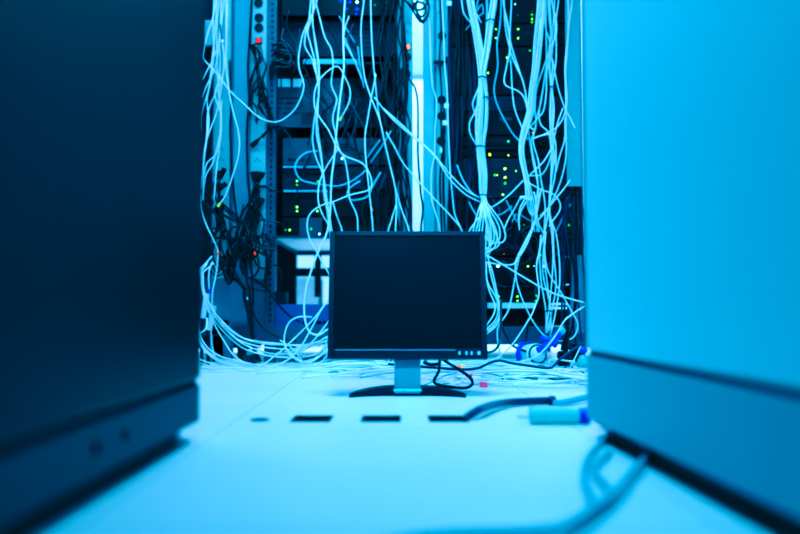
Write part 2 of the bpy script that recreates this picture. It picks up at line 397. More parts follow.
unit('rack_server', 'blue-grey server with a cluster of yellow and green lights, right rack', 'server', 449, 569, 158, 198, 'unit_grey', group=g2, leds=[(505, 168.7, YE, 3.2, 2.6), (516, 170.8, LI, 1.4, 2), (494.7, 175, G, 2, 2), (497.2, 175, YE, 1.8, 1.8), (505.2, 177.4, YE, 3, 2.6), (505, 183.3, G, 2, 2), (503, 194.6, LI, 2.4, 2.2), (545.6, 169.6, YE, 1.6, 1.8)], vents=(488, 500, 168, 194, 7), ports=(508, 540, 190, 5))
unit('network_switch', 'dark switch buried under small black leads, right rack', 'switch', 449, 569, 199, 226, group=g2, ports=(490, 560, 208, 12, 'unit_grey'), leds=[(524, 225, DI, 2, 2), (569, 225, G, 1.6, 1.6), (543.5, 194.5, LI, 1.6, 2)])
unit('network_switch', 'dark switch with reddish ports above the row of white lights', 'switch', 449, 569, 227, 256, group=g2, ports=(490, 560, 241, 12), leds=[(504, 254, 'orange_switch', .9, 2.2), (515, 250, 'red_plug', 1.2, .8), (562, 250, DI, 1.2, 1.2)])
unit('network_switch', 'black switch with a row of white port lights, right rack', 'switch', 449, 569, 257, 284, group=g2, ports=(486, 552, 270, 9, 'unit_grey'), leds=[(490.5, 266.5, WH, 3, 2.2), (498, 266.3, WH, 3.6, 2.2), (528, 266.2, LI, 2.8, 2), (535, 266.2, WH, 3, 2.4), (544, 266.2, WH, 3, 2.2), (541, 255, TE, 1.6, 1.6)])
unit('rack_server', 'black server with three pairs of green lights low in right rack', 'server', 449, 569, 285, 303, group=g2, lip=(490, 560, 'unit_grey'), leds=[(499, 296.5, G, 2, 2), (499, 301, G, 2.2, 1.8), (517.5, 296.5, LI, 2.2, 2), (517.5, 300.8, LI, 2.2, 1.8), (536.5, 296, G, 2.2, 2), (536, 301, G, 2.2, 1.8)])
t = thing('rack_shelf', 'bright white shelf edge under the green-lit server, right rack', 'shelf', (X(510, 2.9), 2.9, Z(308, 2.9)), g2)
build('shelf_plate', MB().box(X(449, 2.9), X(566, 2.9), 2.91, 3.4, Z(307, 2.9), Z(305, 2.9)), 'unit_grey', t)
build('shelf_lip', MB().box(X(486, 2.9), X(533, 2.9), 2.885, 2.91, Z(308.2, 2.9), Z(302.8, 2.9)), 'label_white', t)
unit('rack_server', 'plain black server below the white shelf edge in right rack', 'server', 449, 569, 309, 326, group=g2, d=2.96)

# ------------------------------------------------------------------ vertical power strips
def power_strip(label, px0, px1, py0, py1, d, sockets, holes=(), switch=None, m='white_paint'):
    x0, x1 = X(px0, d), X(px1, d); zt = 1.95 if py0 <= 0 else Z(py0, d)
    t = thing('power_strip', label, 'power strip', ((x0 + x1) / 2, d, Z(py1, d)), 'vertical power strips on the racks')
    build('housing', MB().box(x0, x1, d, d + .032, Z(py1, d), zt), m, t, bevel=.003)
    for cx, cy in sockets:
        c = P(cx, cy, d)
        build('socket', MB().lathe((c.x, d + .001, c.z), (0, -1, 0), [(0, .017), (.004, .017), (.004, .013), (.002, .012)], 16), 'socket_black', t)
    b = MB()
    for cx, cy in holes:
        c = P(cx, cy, d)
        for dx, dz in ((-.007, .0), (.007, .0), (0, .008)):
            b.lathe((c.x + dx, d + .001, c.z + dz), (0, -1, 0), [(0, .0028), (.0015, .0028)], 8)
    if holes: build('pin_holes', b, 'unit_grey', t)
    if switch:
        cx, cy, mm = switch; c = P(cx, cy, d)
        s = build('switch_frame', MB().box(c.x - .013, c.x + .013, d - .003, d + .001, c.z - .013, c.z + .013), 'socket_black', t)
        build('rocker', MB().box(c.x - .009, c.x + .009, d - .007, d - .003, c.z - .009, c.z + .009), mm, s, bevel=.001, label='lit rocker switch')
    return t
power_strip('white vertical power strip at far left among pale cables', 214.5, 230, 0, 278, 2.92, [(219, 175), (219, 187), (219, 212)], [(221, 134), (221, 150), (221, 160)])
power_strip('white vertical power strip with a red switch, left rack', 251, 266, 0, 268, 2.88, [(258.5, 3), (259, 18), (259, 28), (256, 178), (256, 192)], [(257, 120), (257.5, 151), (257.5, 161), (256, 107)], (258.7, 41, 'red_switch'))
power_strip('pale vertical power strip with a glowing orange switch', 397.5, 412.5, 0, 246, 2.90, [(407, 57), (406.5, 74)], [(407, 33), (408, 24), (405, 99), (405, 103)], (407.6, 47.3, 'orange_switch'))
power_strip('pale vertical power strip on the left of the right rack', 436.5, 448, 0, 246, 2.93, [(442, 36), (441.5, 100), (441.5, 116), (441, 141)], [(440, 62), (439, 14)])
# dark breaker lumps / brackets
t = thing('cable_bracket', 'small dark bracket across the pale strip, upper right rack', 'bracket', P(439, 61, 2.925), None)
build('arm', MB().box(X(433.5, 2.92), X(447, 2.92), 2.905, 2.925, Z(63.5, 2.92), Z(61.5, 2.92)), 'socket_black', t)
build('hook', MB().box(X(445, 2.92), X(447.5, 2.92), 2.89, 2.905, Z(63.5, 2.92), Z(59, 2.92)), 'socket_black', t)
# the tall bright cover strip of the gap between the racks
t = thing('white_panel', 'bright white tall panel standing in the gap between the racks', 'panel', (X(418, 4.45), 4.45, 0))
xa, xb = X(404, 4.45), X(432, 4.45)
build('lower_sheet', MB().box(xa, xb, 4.45, 4.46, 0, Z(80, 4.45)), 'label_white', t)
build('upper_sheet', MB().box(xa, xb, 4.45, 4.46, Z(75, 4.45), 2.3), 'pale_sheet', t)
build('joint_bar', MB().box(xa, xb, 4.452, 4.462, Z(80, 4.45), Z(75, 4.45)), 'panel_blue', t)

# ------------------------------------------------------------------ the monitor
MD = 1.815
mt = thing('computer_monitor', 'black flat computer monitor standing on the white floor in mid aisle', 'monitor', (.0175, MD, 0))
tilt = math.radians(-10)
zc0 = Z(358.5, MD)
MM = Matrix.Translation((.0175, MD, zc0)) @ Matrix.Rotation(tilt, 4, 'X')
W, H, DP = .372, .306, .030
hw = W / 2; bz, bzb, bzt = .0135, .0225, .012
fr = MB()
fr.box(-hw, -hw + bz, 0, DP, 0, H).box(hw - bz, hw, 0, DP, 0, H)
fr.box(-hw + bz, hw - bz, 0, DP, H - bzt, H).box(-hw + bz, hw - bz, 0, DP, 0, bzb)
hs = build('bezel', fr.xf(MM), 'bezel', mt, bevel=.0015)
build('screen', MB().box(-hw + bz, hw - bz, .003, .012, bzb, H - bzt).xf(MM), 'screen', mt)
build('lower_ridge_glint', MB().box(-hw + .018, hw - .075, -.002, .001, .0185, .0208).xf(MM), 'panel_blue', mt)  # inner bevel edge; its reflected light is put in as a paler strip
rs = build('rear_shell', MB().prism([(DP, .004), (DP, H - .004), (DP + .030, H - .04), (DP + .034, .06), (DP + .02, .02)], 0, -hw + .006, hw - .006).xf(MM), 'bezel', mt, bevel=.004)
for px in (459.3, 466.2, 471.3, 478.6):
    bx = (px - 407.5) * MD / F
    w = .0024 if px < 475 else .0034
    build('button', MB().box(bx - w, bx + w, -.003, .001, .0085, .0165).xf(MM), 'button', mt, bevel=.0012)
# neck: flat curved silver upright
nk = MB(); prof = []
for k in range(13):
    zz = .004 + k * (.20 - .004) / 12
    prof.append((MD + .018 + .050 * (zz / .2) ** 1.3, zz))
poly = [(y, z) for y, z in prof] + [(y + .014, z) for y, z in prof[::-1]]
nk.prism(poly, 0, .0175 - .031, .0175 + .031)
nk = build('neck', nk, 'silver', mt, bevel=.003)
build('neck_hinge', MB().box(-.045, .045, DP + .028, DP + .052, .07, .13).xf(MM), 'bezel', mt, bevel=.003)
build('neck_collar', MB().box(.0175 - .033, .0175 + .033, MD + .004, MD + .045, .010, .0165), 'silver', mt, bevel=.002)
# base: a wide shallow crescent
top = []; n = 28; cx = .0175
outer, inner = [], []
for k in range(n + 1):
    a = -1 + 2 * k / n
    x = a * .134
    yf = MD - .022 + .045 * (1 - a * a) - (.0 if abs(a) < .9 else 0)
    yb = yf + .030 + .055 * (1 - a * a)
    outer.append((cx + x, yf)); inner.append((cx + x, yb))
bs = MB(); vs = []; fs = []
for k in range(n + 1):
    a = -1 + 2 * k / n
    h = .008 + .010 * (1 - a ** 4)
    vs += [(outer[k][0], outer[k][1], .0), (outer[k][0], outer[k][1] + .004, h), (inner[k][0], inner[k][1] - .004, h), (inner[k][0], inner[k][1], .0)]
for k in range(n):
    for j in range(4): fs.append((k * 4 + j, k * 4 + (j + 1) % 4, (k + 1) * 4 + (j + 1) % 4, (k + 1) * 4 + j))
fs += [(0, 3, 2, 1), (n * 4, n * 4 + 1, n * 4 + 2, n * 4 + 3)]
build('base', bs.add(vs, fs), 'bezel', mt)

# ------------------------------------------------------------------ cables
def spline(pts, step=.012):
    out = []; n = len(pts)
    for i in range(n - 1):
        p0, p1, p2, p3 = pts[max(i - 1, 0)], pts[i], pts[i + 1], pts[min(i + 2, n - 1)]
        L = (p2 - p1).length; m = max(2, min(16, int(L / step)))
        # centripetal-ish tangents to avoid overshoot
        l0 = max((p1 - p0).length, 1e-4); l2 = max((p3 - p2).length, 1e-4); l1 = max(L, 1e-4)
        t1 = (p2 - p0) / (l0 + l1) * l1 if i > 0 else (p2 - p1)
        t2 = (p3 - p1) / (l1 + l2) * l1 if i < n - 2 else (p2 - p1)
        for k in range(m):
            s = k / m; s2, s3 = s * s, s * s * s
            out.append(p1 * (2 * s3 - 3 * s2 + 1) + t1 * (s3 - 2 * s2 + s) + p2 * (-2 * s3 + 3 * s2) + t2 * (s3 - s2))
    out.append(pts[-1]); return out
def parse(s):
    r = []
    for q in s.split():
        r.append(tuple(float(v) for v in q.split(',')))
    return r
NCAB = [0]
def cable(pts, label, group=None, d=(2.78, 2.72), r=.0027, m='pale_cable', name='network_cable', cat='cable', tail=None, plug0=None, plug1=None, world=False, up=True, wob=.010, n=7):
    """pts 'px,py[,depth] ...'; a cable leaving the top of the picture is carried up and into the rack"""
    NCAB[0] += 1
    if world: W_ = [Vector(p) for p in pts]
    else:
        q = parse(pts) if isinstance(pts, str) else [tuple(p) for p in pts]
        if tail: q = q + parse(tail)
        ph, fr_ = R.uniform(0, 6.3), R.uniform(.5, 1.3)
        N = max(1, len(q) - 1); lay = r + R.uniform(0, .004)
        W_ = []
        for i, p in enumerate(q):
            dd = p[2] if len(p) > 2 else d[0] + (d[1] - d[0]) * i / N + wob * math.sin(ph + fr_ * i)
            W_.append(P(p[0], p[1], dd, lay))
        if up:
            for end in (0, -1):
                if q[end][1] <= 3:
                    e = W_[end]; k = R.uniform(-.02, .02)
                    ext = [e + Vector((k * .3, .0, .12)), e + Vector((k, .03, .26)), Vector((e.x + k * 2, max(e.y + .1, 2.93), e.z + .36 + R.uniform(-.05, .1))), Vector((e.x + k * 2, 3.05, e.z + .38))]
                    W_ = ext[::-1] + W_ if end == 0 else W_ + ext
    S = spline(W_)
    o = build(name, MB().tube(S, r, n), m, loc=S[0], smooth=True)
    tag(o, label, cat, group)
    for pl, a, b in ((plug0, S[0], S[min(3, len(S) - 1)]), (plug1, S[-1], S[max(-4, -len(S))])):
        if not pl: continue
        ax = (a - b).normalized()
        if pl in ('power', ):
            build('plug', MB().lathe(a - ax * .002, ax, [(0, r * 1.2), (.012, r * 1.8), (.026, .010), (.040, .010), (.042, .008)], 10), 'socket_black', o, smooth=False)
        else:
            k_ = 1.35 if pl == 'pink_plug' else 1.0; s = .0045 * k_; u = ax.orthogonal().normalized(); w = ax.cross(u)
            pb = MB(); vs = [a + ax * h + u * (i * s) + w * (j * s * .8) for h in (-.003 * k_, .012 * k_) for j in (-1, 1) for i in (-1, 1)]
            pb.add(vs, [(0, 2, 3, 1), (4, 5, 7, 6), (0, 1, 5, 4), (2, 6, 7, 3), (0, 4, 6, 2), (1, 3, 7, 5)])
            build('plug', pb, pl, o, bevel=.0015)
    return o

# ---- far-left pale cables
GL = 'pale cables hanging at the far left'
cable('216,0 212.5,19 207.5,34 203,53 202.5,58 209,65 220,77.5 230,91 245,105 260,118 273,122 283,119.5 295,109 302,95 304,85 301.4,76 298.7,65 299,53 302.6,35 307.6,22.6 315,7.5 317,0',
      'pale cable drooping in one wide U from far left across the left rack', d=(2.80, 2.74))
cable('226,0 226,40 226,65 229.5,94 234,115 238,130 239.5,142.5 238,157.6 232.6,176 225,196.5 219.5,204', 'pale cable ending in a yellow plug on the far left power strip', d=(2.80, 2.75), plug1='yellow_plug', wob=.003)
cable('200,195 200.6,207.5 206,224 214,241 218,251 217.6,261 215.7,276 212.6,291 212,308 211,325 212,345 217,364', 'pale cable running past a red plug beside the dark cabinet', d=(2.74, 2.76), up=False)
for s in ('220.7,0 221.3,12.5 220.7,25 219,41 215,54 209.5,66 202,80', '224,0 222,18 220,38 215,67.5 207.5,84 201,98', '221.5,0 219.5,40 220,65 219,79 215,94 217,103 220.7,113 221.3,132 219,150 216,175 214,200',
          '227.5,0 226.5,40 225,65 222,77.5 217.6,90 211,103 207.5,115 207,132 205,150 203,175 203,200', '217,0 215,30 212,60 209,88 206,98 201,115 200.6,130', '222,40 224,60 221,90 215.7,115 210,130 204,150 202,175',
          '222,100 220.5,120 220,134 216,154 207,163 203,180', '214,0 213,25 214,50 211,80 207,100 209,120 206,145 203,165 200,190', '219,0 217,25 217,60 219,95 221.5,118 219,140 212,165 206,175 202,200'):
    cable(s, 'pale cable hanging in the loose bunch over the far left power strip', GL, d=(2.86, 2.80), tail=None)
# ---- lower left sheaf
GS = 'pale cables sweeping down at lower left'
ls = 'pale cable in the tied sheaf sweeping down to the floor at lower left'
for i, s in enumerate(('201,272 203,290 208,301 214,312 221,320 232.6,331 245,339 260,343 283,345 306,344.5 320,341 329,337', '201,272 202.5,290 207,302 213,314 217.6,320 227.6,331 241,342.6 255,349 275,354 298,352 316,344 330,336',
        '202,274 203,291 206,302 211,314 216,323 230,338 243,348 258,353.5 275,356.5 300,357.5 322,352 331,344', '202,270 203,290 206,303 210,315 214,324 224,341 232.6,354 245,363 258,367 280,368 300,367',
        '203,272 204,290 210,304 217,316 229,329.5 242,337.5 258,341.5 278,343.5 300,346 322,343 332,338', '200,272 202,290 207,303 215,317 226,330 239,340 253,345 270,348 292,349 314,345 330,340')):
    cable(s, ls, GS, d=(2.70, 2.62), up=False, tail='345,345 380,364')
GH = 'pale cables from behind the dark cabinet onto the floor'
lh = 'pale cable curving out from behind the dark cabinet onto the floor'
for s in ('196,325 200,341 209,352.6 220,359 239,362.6 258,366 290,367.5', '196,330 199.5,343 207,353 219,361 238,365 258,368 295,369', '197,322 201,338 210,350 222,357 240,361 256,365 285,367.5', '196,355 199,359 214,364 232.6,367 258,369 295,368 330,369',
          '196,362 214,366.5 240,368.5 270,369 310,370 345,368', '196,369 214,371.5 245,370 295,369.5 325,368.5', '197,334 202,346 212,356 226,362 248,365.5 268,368', '196,366 220,369 260,371 300,369 340,367'):
    cable(s, lh, GH, d=(2.60, 2.62), up=False)
cable('207,318 205.7,329 198,334', 'short pale cable hooking back behind the dark cabinet near the floor', d=(2.68, 2.6), up=False)
# ---- loops on the floor left of the monitor
cable('345,0 343.4,25 343.4,44 344,66 342,84 339.6,102.6 336.5,131 334.6,155 331.5,180 330,215 326.5,234 316.5,256 310,275 305,294 304.3,314 306,324 310,332.6 319,335 329,329', 'longest bright cable falling past the monitor corner into a hook', d=(2.66, 2.56), r=.0036, wob=.004, tail='345,335 370,350')
cable('316,250 322,262 328,272', 'short pale cable slanting behind the upper left monitor edge', d=(2.7, 2.7), up=False, tail='340,290 350,330 360,367')
cable('312,317 298,317 289,322.5 284.5,335 285,346 292.6,356 304,362.6 315,360 324,351 328,338', 'pale cable standing in a tall round loop left of the monitor', d=(2.60, 2.52), up=False, tail='340,325 360,345 380,367')
cable('332,292 328,300 320,312 310,331 300,347.6 289,359 271,367 255,369', 'pale cable running diagonally from the monitor edge down to the floor', d=(2.54, 2.5), up=False)
cable('330,296 317.7,314 304,329 290,342.6 275,356 259,366.5 245,369', 'second diagonal pale cable just behind the first, left of the monitor', d=(2.62, 2.58), up=False)
for s in ('332,330 328,339 320,352 305,356 289,346 280,340', '330,348 326.5,356 320,362.7 304,363 296.5,352.7 288,345', '333,340 327,348 316,358 300,361 286,353', '331,318 322,330 312,342 299,350 284,351', '335,352 328,360 312,366 290,364'):
    cable(s, 'pale cable curled in the low tangle left of the monitor', 'low tangle of pale cables left of the monitor', d=(2.66, 2.6), up=False, tail=None)
# ---- pale cables hanging in front of the left rack
GK = 'pale cables in the clump hanging down the left rack'
lk = 'pale cable in the clump hanging down the middle of the left rack'
bd = '334,260 338,310 345,366'
for s in ('310.8,0 309,19 305.8,32.6 305,46.5 312.6,60 314,67 318,81 319,96 315,115 313,131.5 313,145 316.5,159 322.7,174 325,197 329,222', '316.4,0 311,20 307.6,32 311,46 314.5,60 317,78 318.5,92 317,112 318.5,135 321,152 323.5,175 327,200 331,225',
          '312.7,0 313,25 315.8,50 318,66.5 318.5,84 318,109 316.4,132 320,152 324,178 326,198 329,228', '314,0 312.5,22 316,44 319,66 319,90 316,115 317.5,140 322.5,165 324,195 330,225'):
    cable(s, lk, GK, d=(2.80, 2.76), tail=bd)
cable('338,149 330,161 322.7,174 319,185 318,197 319.5,207 324,217.6 329,226', 'pale cable bowing left out of the clump above the monitor corner', d=(2.72, 2.72), up=False, tail=bd)
cable('316,0 320,19 325,37.6 331.5,50 333,67 331.5,78 331.5,86 336.5,97.6 336.5,102.6 332.7,117.7 335,131.5 339,149 344.5,158.5 348.4,180 349.5,198 357,216 358,233', 'pale cable stepping down from clump to behind the monitor top edge', d=(2.78, 2.72), tail='362,270 366,320 372,366')
cable('341,118 349,102.6 350,90 345,77.5 337.8,66.5 328,71 318,82 314.3,95 315,108 320,118 329,131 337.8,149 345,156 363,164 371,178 370,189 350,195 335,201 320,206 310,214 307,225 310,240 316.5,252', 'pale cable with a green-tipped plug making a big open ring, left rack', d=(2.76, 2.68), up=False, plug0='yellow_plug', wob=.004)
cable('318,150.7 306,152.6 297.6,160 295,169 300,179 310,182.7 322.7,184.6 337.8,186 350,182 358,177 366,170', 'dimmer pale cable in a flat oval in front of green-lit switches', d=(2.84, 2.80), m='dim_cable', up=False)
cable('333,202.5 336.5,215 342,231', 'short pale cable dropping behind the upper left monitor corner', d=(2.74, 2.72), up=False, tail='346,270 350,320 352,366')
cable('364,0 361,29 364,74 370.7,96.6 379.7,120 386,148 393,178 400,205 409,231', 'pale cable slanting right from the left rack to the monitor top', d=(2.76, 2.70), tail='414,270 420,320 424,366')
cable('370.7,0 371.8,40 376,90 379,115 384,140 390,165 395,187 396.5,209 395.4,231', 'pale cable straight down then bending beside the orange switch strip', d=(2.78, 2.72), tail='396,280 400,366')
cable('376,74 370.7,101 368.4,115 365,137 366,160 369,189 373,231', 'pale cable hanging near vertical above the middle of the monitor', d=(2.74, 2.70), up=False, tail='374,280 378,366')
cable('345,38 352,55 358,70 364,82', 'short blue-tinted cable below the bright blue lights', d=(2.84, 2.86), m='dim_cable', up=False)
cable('339,16 346,28 355,43', 'thin faint cable crossing beneath the bright blue lights', d=(2.86, 2.88), m='dim_cable', r=.0026, up=False)
cable('349,16 345,28 344,40 350,52 357,66 362,80', 'thick pale cable angling from the longest bright cable toward the right', d=(2.82, 2.84), up=False)
cable('358,47 360,66 364,88', 'faint cable hanging just left of the two straight pale ones', d=(2.86, 2.84), m='dim_cable', up=False)
cable('374,97 386,112 400,126 422,144 436,158 449,178 465,194 482,203', 'upper of two parallel cables slanting across the bright gap', 'cables slanting across the bright gap', d=(2.72, 2.72), up=False)
cable('383,108 398,121.5 412.7,135 433,153.5 449,173 466,190 484,200', 'parallel pale cable directly above another slanting across bright gap', 'cables slanting across the bright gap', d=(2.74, 2.73), up=False)
cable('386,132 395,148 404,164.4 414,176 427,191 449,214 456,222 462,231', 'pale cable slanting low across the gap to the monitor top edge', d=(2.74, 2.70), up=False, tail='470,262 474,310 476,366')
cable('380,140 374,148 367,158', 'short pale cable leaning left above the middle of the monitor', d=(2.80, 2.84), m='dim_cable', up=False)
cable('391,131 382,146 371,162', 'second short leaning cable just right of the first', d=(2.80, 2.84), m='dim_cable', up=False)
cable('379.7,173.5 374,183 368,196 356,200 349,199 347,192 352,186 360,181', 'pale cable in a small curl above the middle of the monitor', d=(2.80, 2.80), m='dim_cable', up=False)
cable('368,196 381,172', 'short thick cable leaning right above the small curl', d=(2.82, 2.80), m='dim_cable', up=False)
cable('396,205 391,222 388,232', 'short pale cable forking left at the monitor top edge', d=(2.78, 2.76), up=False, tail='384,280 380,366')
cable('429,16 430,37.6 431,67 432.8,87.6 436.5,100 435,131.5 434.6,155 431.5,171 431.5,196.5 432.8,205 437,217.6 440,231', 'pale cable wavering down the white post between the racks', d=(2.82, 2.76), up=False, tail='442,280 446,366')
cable('442,0 443.4,25 444.8,67 447,90 448.4,131.5 450,167.6 452.5,196.5 455,215 461.5,231', 'pale cable running down the power strip of the right rack', d=(2.82, 2.74), tail='468,280 470,366')
for px, py in ((449, 3.5), (446.5, 106), (445, 123)):
    c = P(px, py, 2.80)
    t = thing('cable_tag', {3.5: 'pale tag at the very top of the right power strip', 106: 'upper white tag on the cable along the power strip', 123: 'lower white tag on the cable along the power strip'}[py], 'tag', c, 'pale tags on the right power strip')
    build('flag', MB().box(c.x - .009, c.x + .009, c.y - .004, c.y - .001, c.z - .009, c.z + .009), 'label_white', t, bevel=.001)
    build('clip', MB().lathe((c.x, c.y + .002, c.z - .004), (0, 0, 1), [(0, .005), (.008, .005)], 10), 'label_white', t)
c = P(441, 150, 2.84); t = thing('cable_tag', 'narrow white tag hanging below the plugs of right power strip', 'tag', c)
build('flag', MB().box(c.x - .004, c.x + .004, c.y - .003, c.y, c.z - .010, c.z + .010), 'label_white', t)
build('loop', MB().tube([c + Vector((0, 0, .009)), c + Vector((.003, 0, .02)), c + Vector((0, .0, .03))], .0012, 5), 'tie_black', t)

# ---- tied bundle A
GA = 'pale cables of the big tied bundle'
lA = 'pale cable in the thick tied bundle hanging above the right monitor corner'
lA2 = 'pale cable looping out of the bundle end right of the monitor'
tails = ['478,212 473,232 470,262 474,320 468,366', '480,215 476,232 474,262 478,320 474,366', '484,212 482,232 478,262 482,320 480,366', '482,212 479,232 478,280 478,366',
         '489,212 493,228 494,240 488,248 480,249', '490,210 498,224 500,236 496,244 486,239 478,235', '491,208 501,222 505.5,236 503,242 495,243 486,237 478,233', '488,214 491,232 490,246 484,252 476,254',
         '485,215 488,236 489,250 484,256 476,260', '488,212 497,234 494,248 486,253 478,254', '481,214 474,224 469,232 466,262 470,366', '486,215 489.5,234 491,246 489,254 482,258', '486,213 486,234 485,262 484,310 486,366', '487,213 495,232 499,245 491,250 482,251']
pth = [(0, None), (24, None), (50, None), (78, 482), (100, 482.2), (125, 480.8), (147, 480), (175, 482.5), (195, 483)]
lft = {0: 470, 24: 474.5, 50: 479}; rgt = {0: 494, 24: 490.5, 50: 487}
hw_ = {0: 3.6, 24: 3.6, 50: 3.8, 78: 3.8, 100: 5.4, 125: 6.2, 147: 4.2, 175: 4.6, 195: 3.4}
for i in range(14):
    a0 = i * 2.4; rad = math.sqrt((i + .5) / 14); q = []
    for y, c in pth:
        k = a0 + y * .004 + (0 if y < 78 else .25 * math.sin(i + y * .03))
        cx_ = c if c else (lft if i % 2 else rgt)[y]
        q.append((cx_ + hw_[y] * rad * math.cos(k), y, 2.70 + .0036 * hw_[y] * rad * math.sin(k)))
    q += [(p[0], p[1], 2.68 - .004 * (i % 5)) if p[1] < 366 else (p[0], p[1], 2.66) for p in parse(tails[i])]
    cable(q, lA2 if i in (4, 5, 6, 7, 8, 9, 11, 13) else lA, GA + (' ending in loops' if i in (4, 5, 6, 7, 8, 9, 11, 13) else ''), r=.0029)
cable('461.7,0 464,14 470,22 475,30 479,50 481,80 476,94 472.6,104 474.5,112 478,125 480,147', 'pale cable bowing out left of the tied bundle near its top', d=(2.74, 2.71))
cable('481,85 479,100 474,114 469.5,123 470,133 474,141 479,150 482,190', 'pale cable bowing out left of the bundle at its middle', d=(2.72, 2.70), up=False)
cable('484,12 474,20.7 465.7,30', 'short thin cable end sticking out left of the bundle', d=(2.76, 2.80), r=.0026, up=False, m='dim_cable')
cable('473,2 476,12 481.5,23', 'thin cable crossing the left leg of the bundle near the top', d=(2.66, 2.7), r=.0024, up=False)
cable('478,0 476,12 482,4 483.5,14', 'thin cable curl between the two legs of the bundle', d=(2.74, 2.74), r=.0024, m='dim_cable')
cable('487,3 487,20 486.5,38 485,55', 'dim cable hanging between the bundle legs, banded near the top', d=(2.75, 2.73), r=.0042, m='dim_cable')
cable('457,165 463,180 472,193 480,198', 'faint pale cable joining the bundle from the left near its lower tie', d=(2.80, 2.72), m='dim_cable', up=False)
cable('469,202 473,210 477,216', 'short faint cable tip left of the lower bundle tie', d=(2.80, 2.76), m='dim_cable', up=False)
def tie(label, px, py, d, rpx, group=None):
    c = P(px, py, d); k = d / F; n = 20
    pts = [c + Vector((rpx * k * math.cos(2 * math.pi * i / n), rpx * k * math.sin(2 * math.pi * i / n), .0015 * math.sin(i))) for i in range(n + 1)]
    o = build('cable_tie', MB().tube(pts, .0022, 6), 'tie_black', loc=c, smooth=True); tag(o, label, 'cable tie', group)
    build('tail', MB().tube([c + Vector((rpx * k, -.002, 0)), c + Vector((rpx * k + .006, -.008, -.004)), c + Vector((rpx * k + .008, -.012, -.012))], .0013, 5), 'tie_black', o)
tie('dark tie at the neck where both bundle legs meet', 482, 78, 2.70, 5.2, 'dark ties round the pale bundle')
tie('dark tie round the middle of the thick bundle', 480, 147, 2.70, 5.6, 'dark ties round the pale bundle')
tie('dark tie just above where the bundle fans into loops', 483, 195.5, 2.69, 4.8, 'dark ties round the pale bundle')
tie('dark tie high on the right leg of the bundle', 491, 21, 2.70, 4.8, 'dark ties round the pale bundle')
tie('thin dark tie on the right strands of the bundle between the upper ties', 486, 97.5, 2.69, 2.6, 'dark ties round the pale bundle')
# ---- single cables between A and B
cable('501,0 500,25 497,44 497.7,66.5 494,90 497.7,106 511.5,132 521,143', 'lone cable bending right between the bundle and the green lights', d=(2.78, 2.72), m='dim_cable')
cable('504,0 505,25 510,50 516,66 523,81 526.6,102.6 528,118 526,130', 'pale cable crossing in front of the large green light', d=(2.76, 2.70))
cable('511.5,0 510,31 511,67 512.8,96 515,110 523,130 528,140', 'pale cable straight down through the green lights, right rack', d=(2.78, 2.72))
cable('502.7,0 508,25 509.6,50 506.5,67 504,81 506.5,86 518,91 524,97.6 528,115 527,128', 'pale cable with a sharp elbow below the large green light', d=(2.74, 2.70))
cable('503,0 506,20 512,48 519,70 525,90 528,112', 'pale cable doubled alongside the one crossing the green light', d=(2.79, 2.74))
# ---- bundle B
GB = 'pale cables in the left sheaf of the right rack'
lB = 'pale cable in the curving sheaf hung down the right rack centre'
for i in range(8):
    o = (i - 3.5) * .9; dd = 2.70 + .012 * (i % 3)
    a = R.uniform(-1, 1)
    q = [(541 + o, 0), (540 + o * .9 + a, 20), (538 + o + a, 44), (536 + o, 66), (532.5 + o * .9, 90), (530.5 + o * .8 + a, 112), (525.5 + o * 1.0, 128), (521.5 + o * .7, 146), (522.5 + o * .7, 161), (526.5 + o * .8 - a, 180), (529 + o * 1.1, 197)]
    if i in (0, 3): q += [(524 + o, 206), (519.5 + o * .3, 216), (519.4, 230)]
    elif i in (1, 6): q += [(529 + o * .4, 208), (531, 214.5), (535, 214), (536, 203), (534, 192)]
    else: q += [(532 + o, 212), (530 + o, 234), (519 + o * 1.2, 256), (508 + o, 300 if i < 4 else 310), (496 + o * 3, 330), (500 + 6 * o, 366)] if i in (4, ) else [(533 + o, 215), (536 + o, 232)]
    cable(q, lB, GB, d=(dd, dd - .03), r=.0028)
cable('527.6,122 530,142.5 533,161 537,180 538.5,197 534,225 530,234 517.5,256.5 514,264 499,264.5 486,262', 'pale cable from the sheaf swinging left along the white light row', d=(2.72, 2.66), up=False, tail='470,262 465,320 470,366')
cable('541,190 537,212 531,234 524,250 516,262.5 516,277.6 521,296 530,316 536,326 545,336 560,341 573,337.6 578,325 573,314 560,291 548,271 544.6,250 546,232', 'pale cable making a huge low loop right of the monitor', d=(2.66, 2.62), up=False, wob=.003)
cable('480,253 486,255 505,266 535,284 555,294 580,301.5 600,306', 'pale cable sagging from the monitor across to the bright cabinet', d=(2.60, 2.56), up=False, r=.0030)
cable('592,303 580,309 570,316 565,320 556.5,334 545,349 534,357.7 515,362.7 497,365 480,367', 'pale cable from the bright cabinet sweeping down over the blue reel', d=(2.48, 2.50), up=False, r=.0030)
cable('541,235 539.6,250 536.5,266 539,294 534,309 531,316 512.6,344 497.5,357.7 485,364', 'pale cable descending in front of the green pairs to the floor', d=(2.60, 2.52), up=False)
cable('535,131 527,126 521,140', 'pale cable knot end poking forward from the sheaf', d=(2.68, 2.69), up=False)
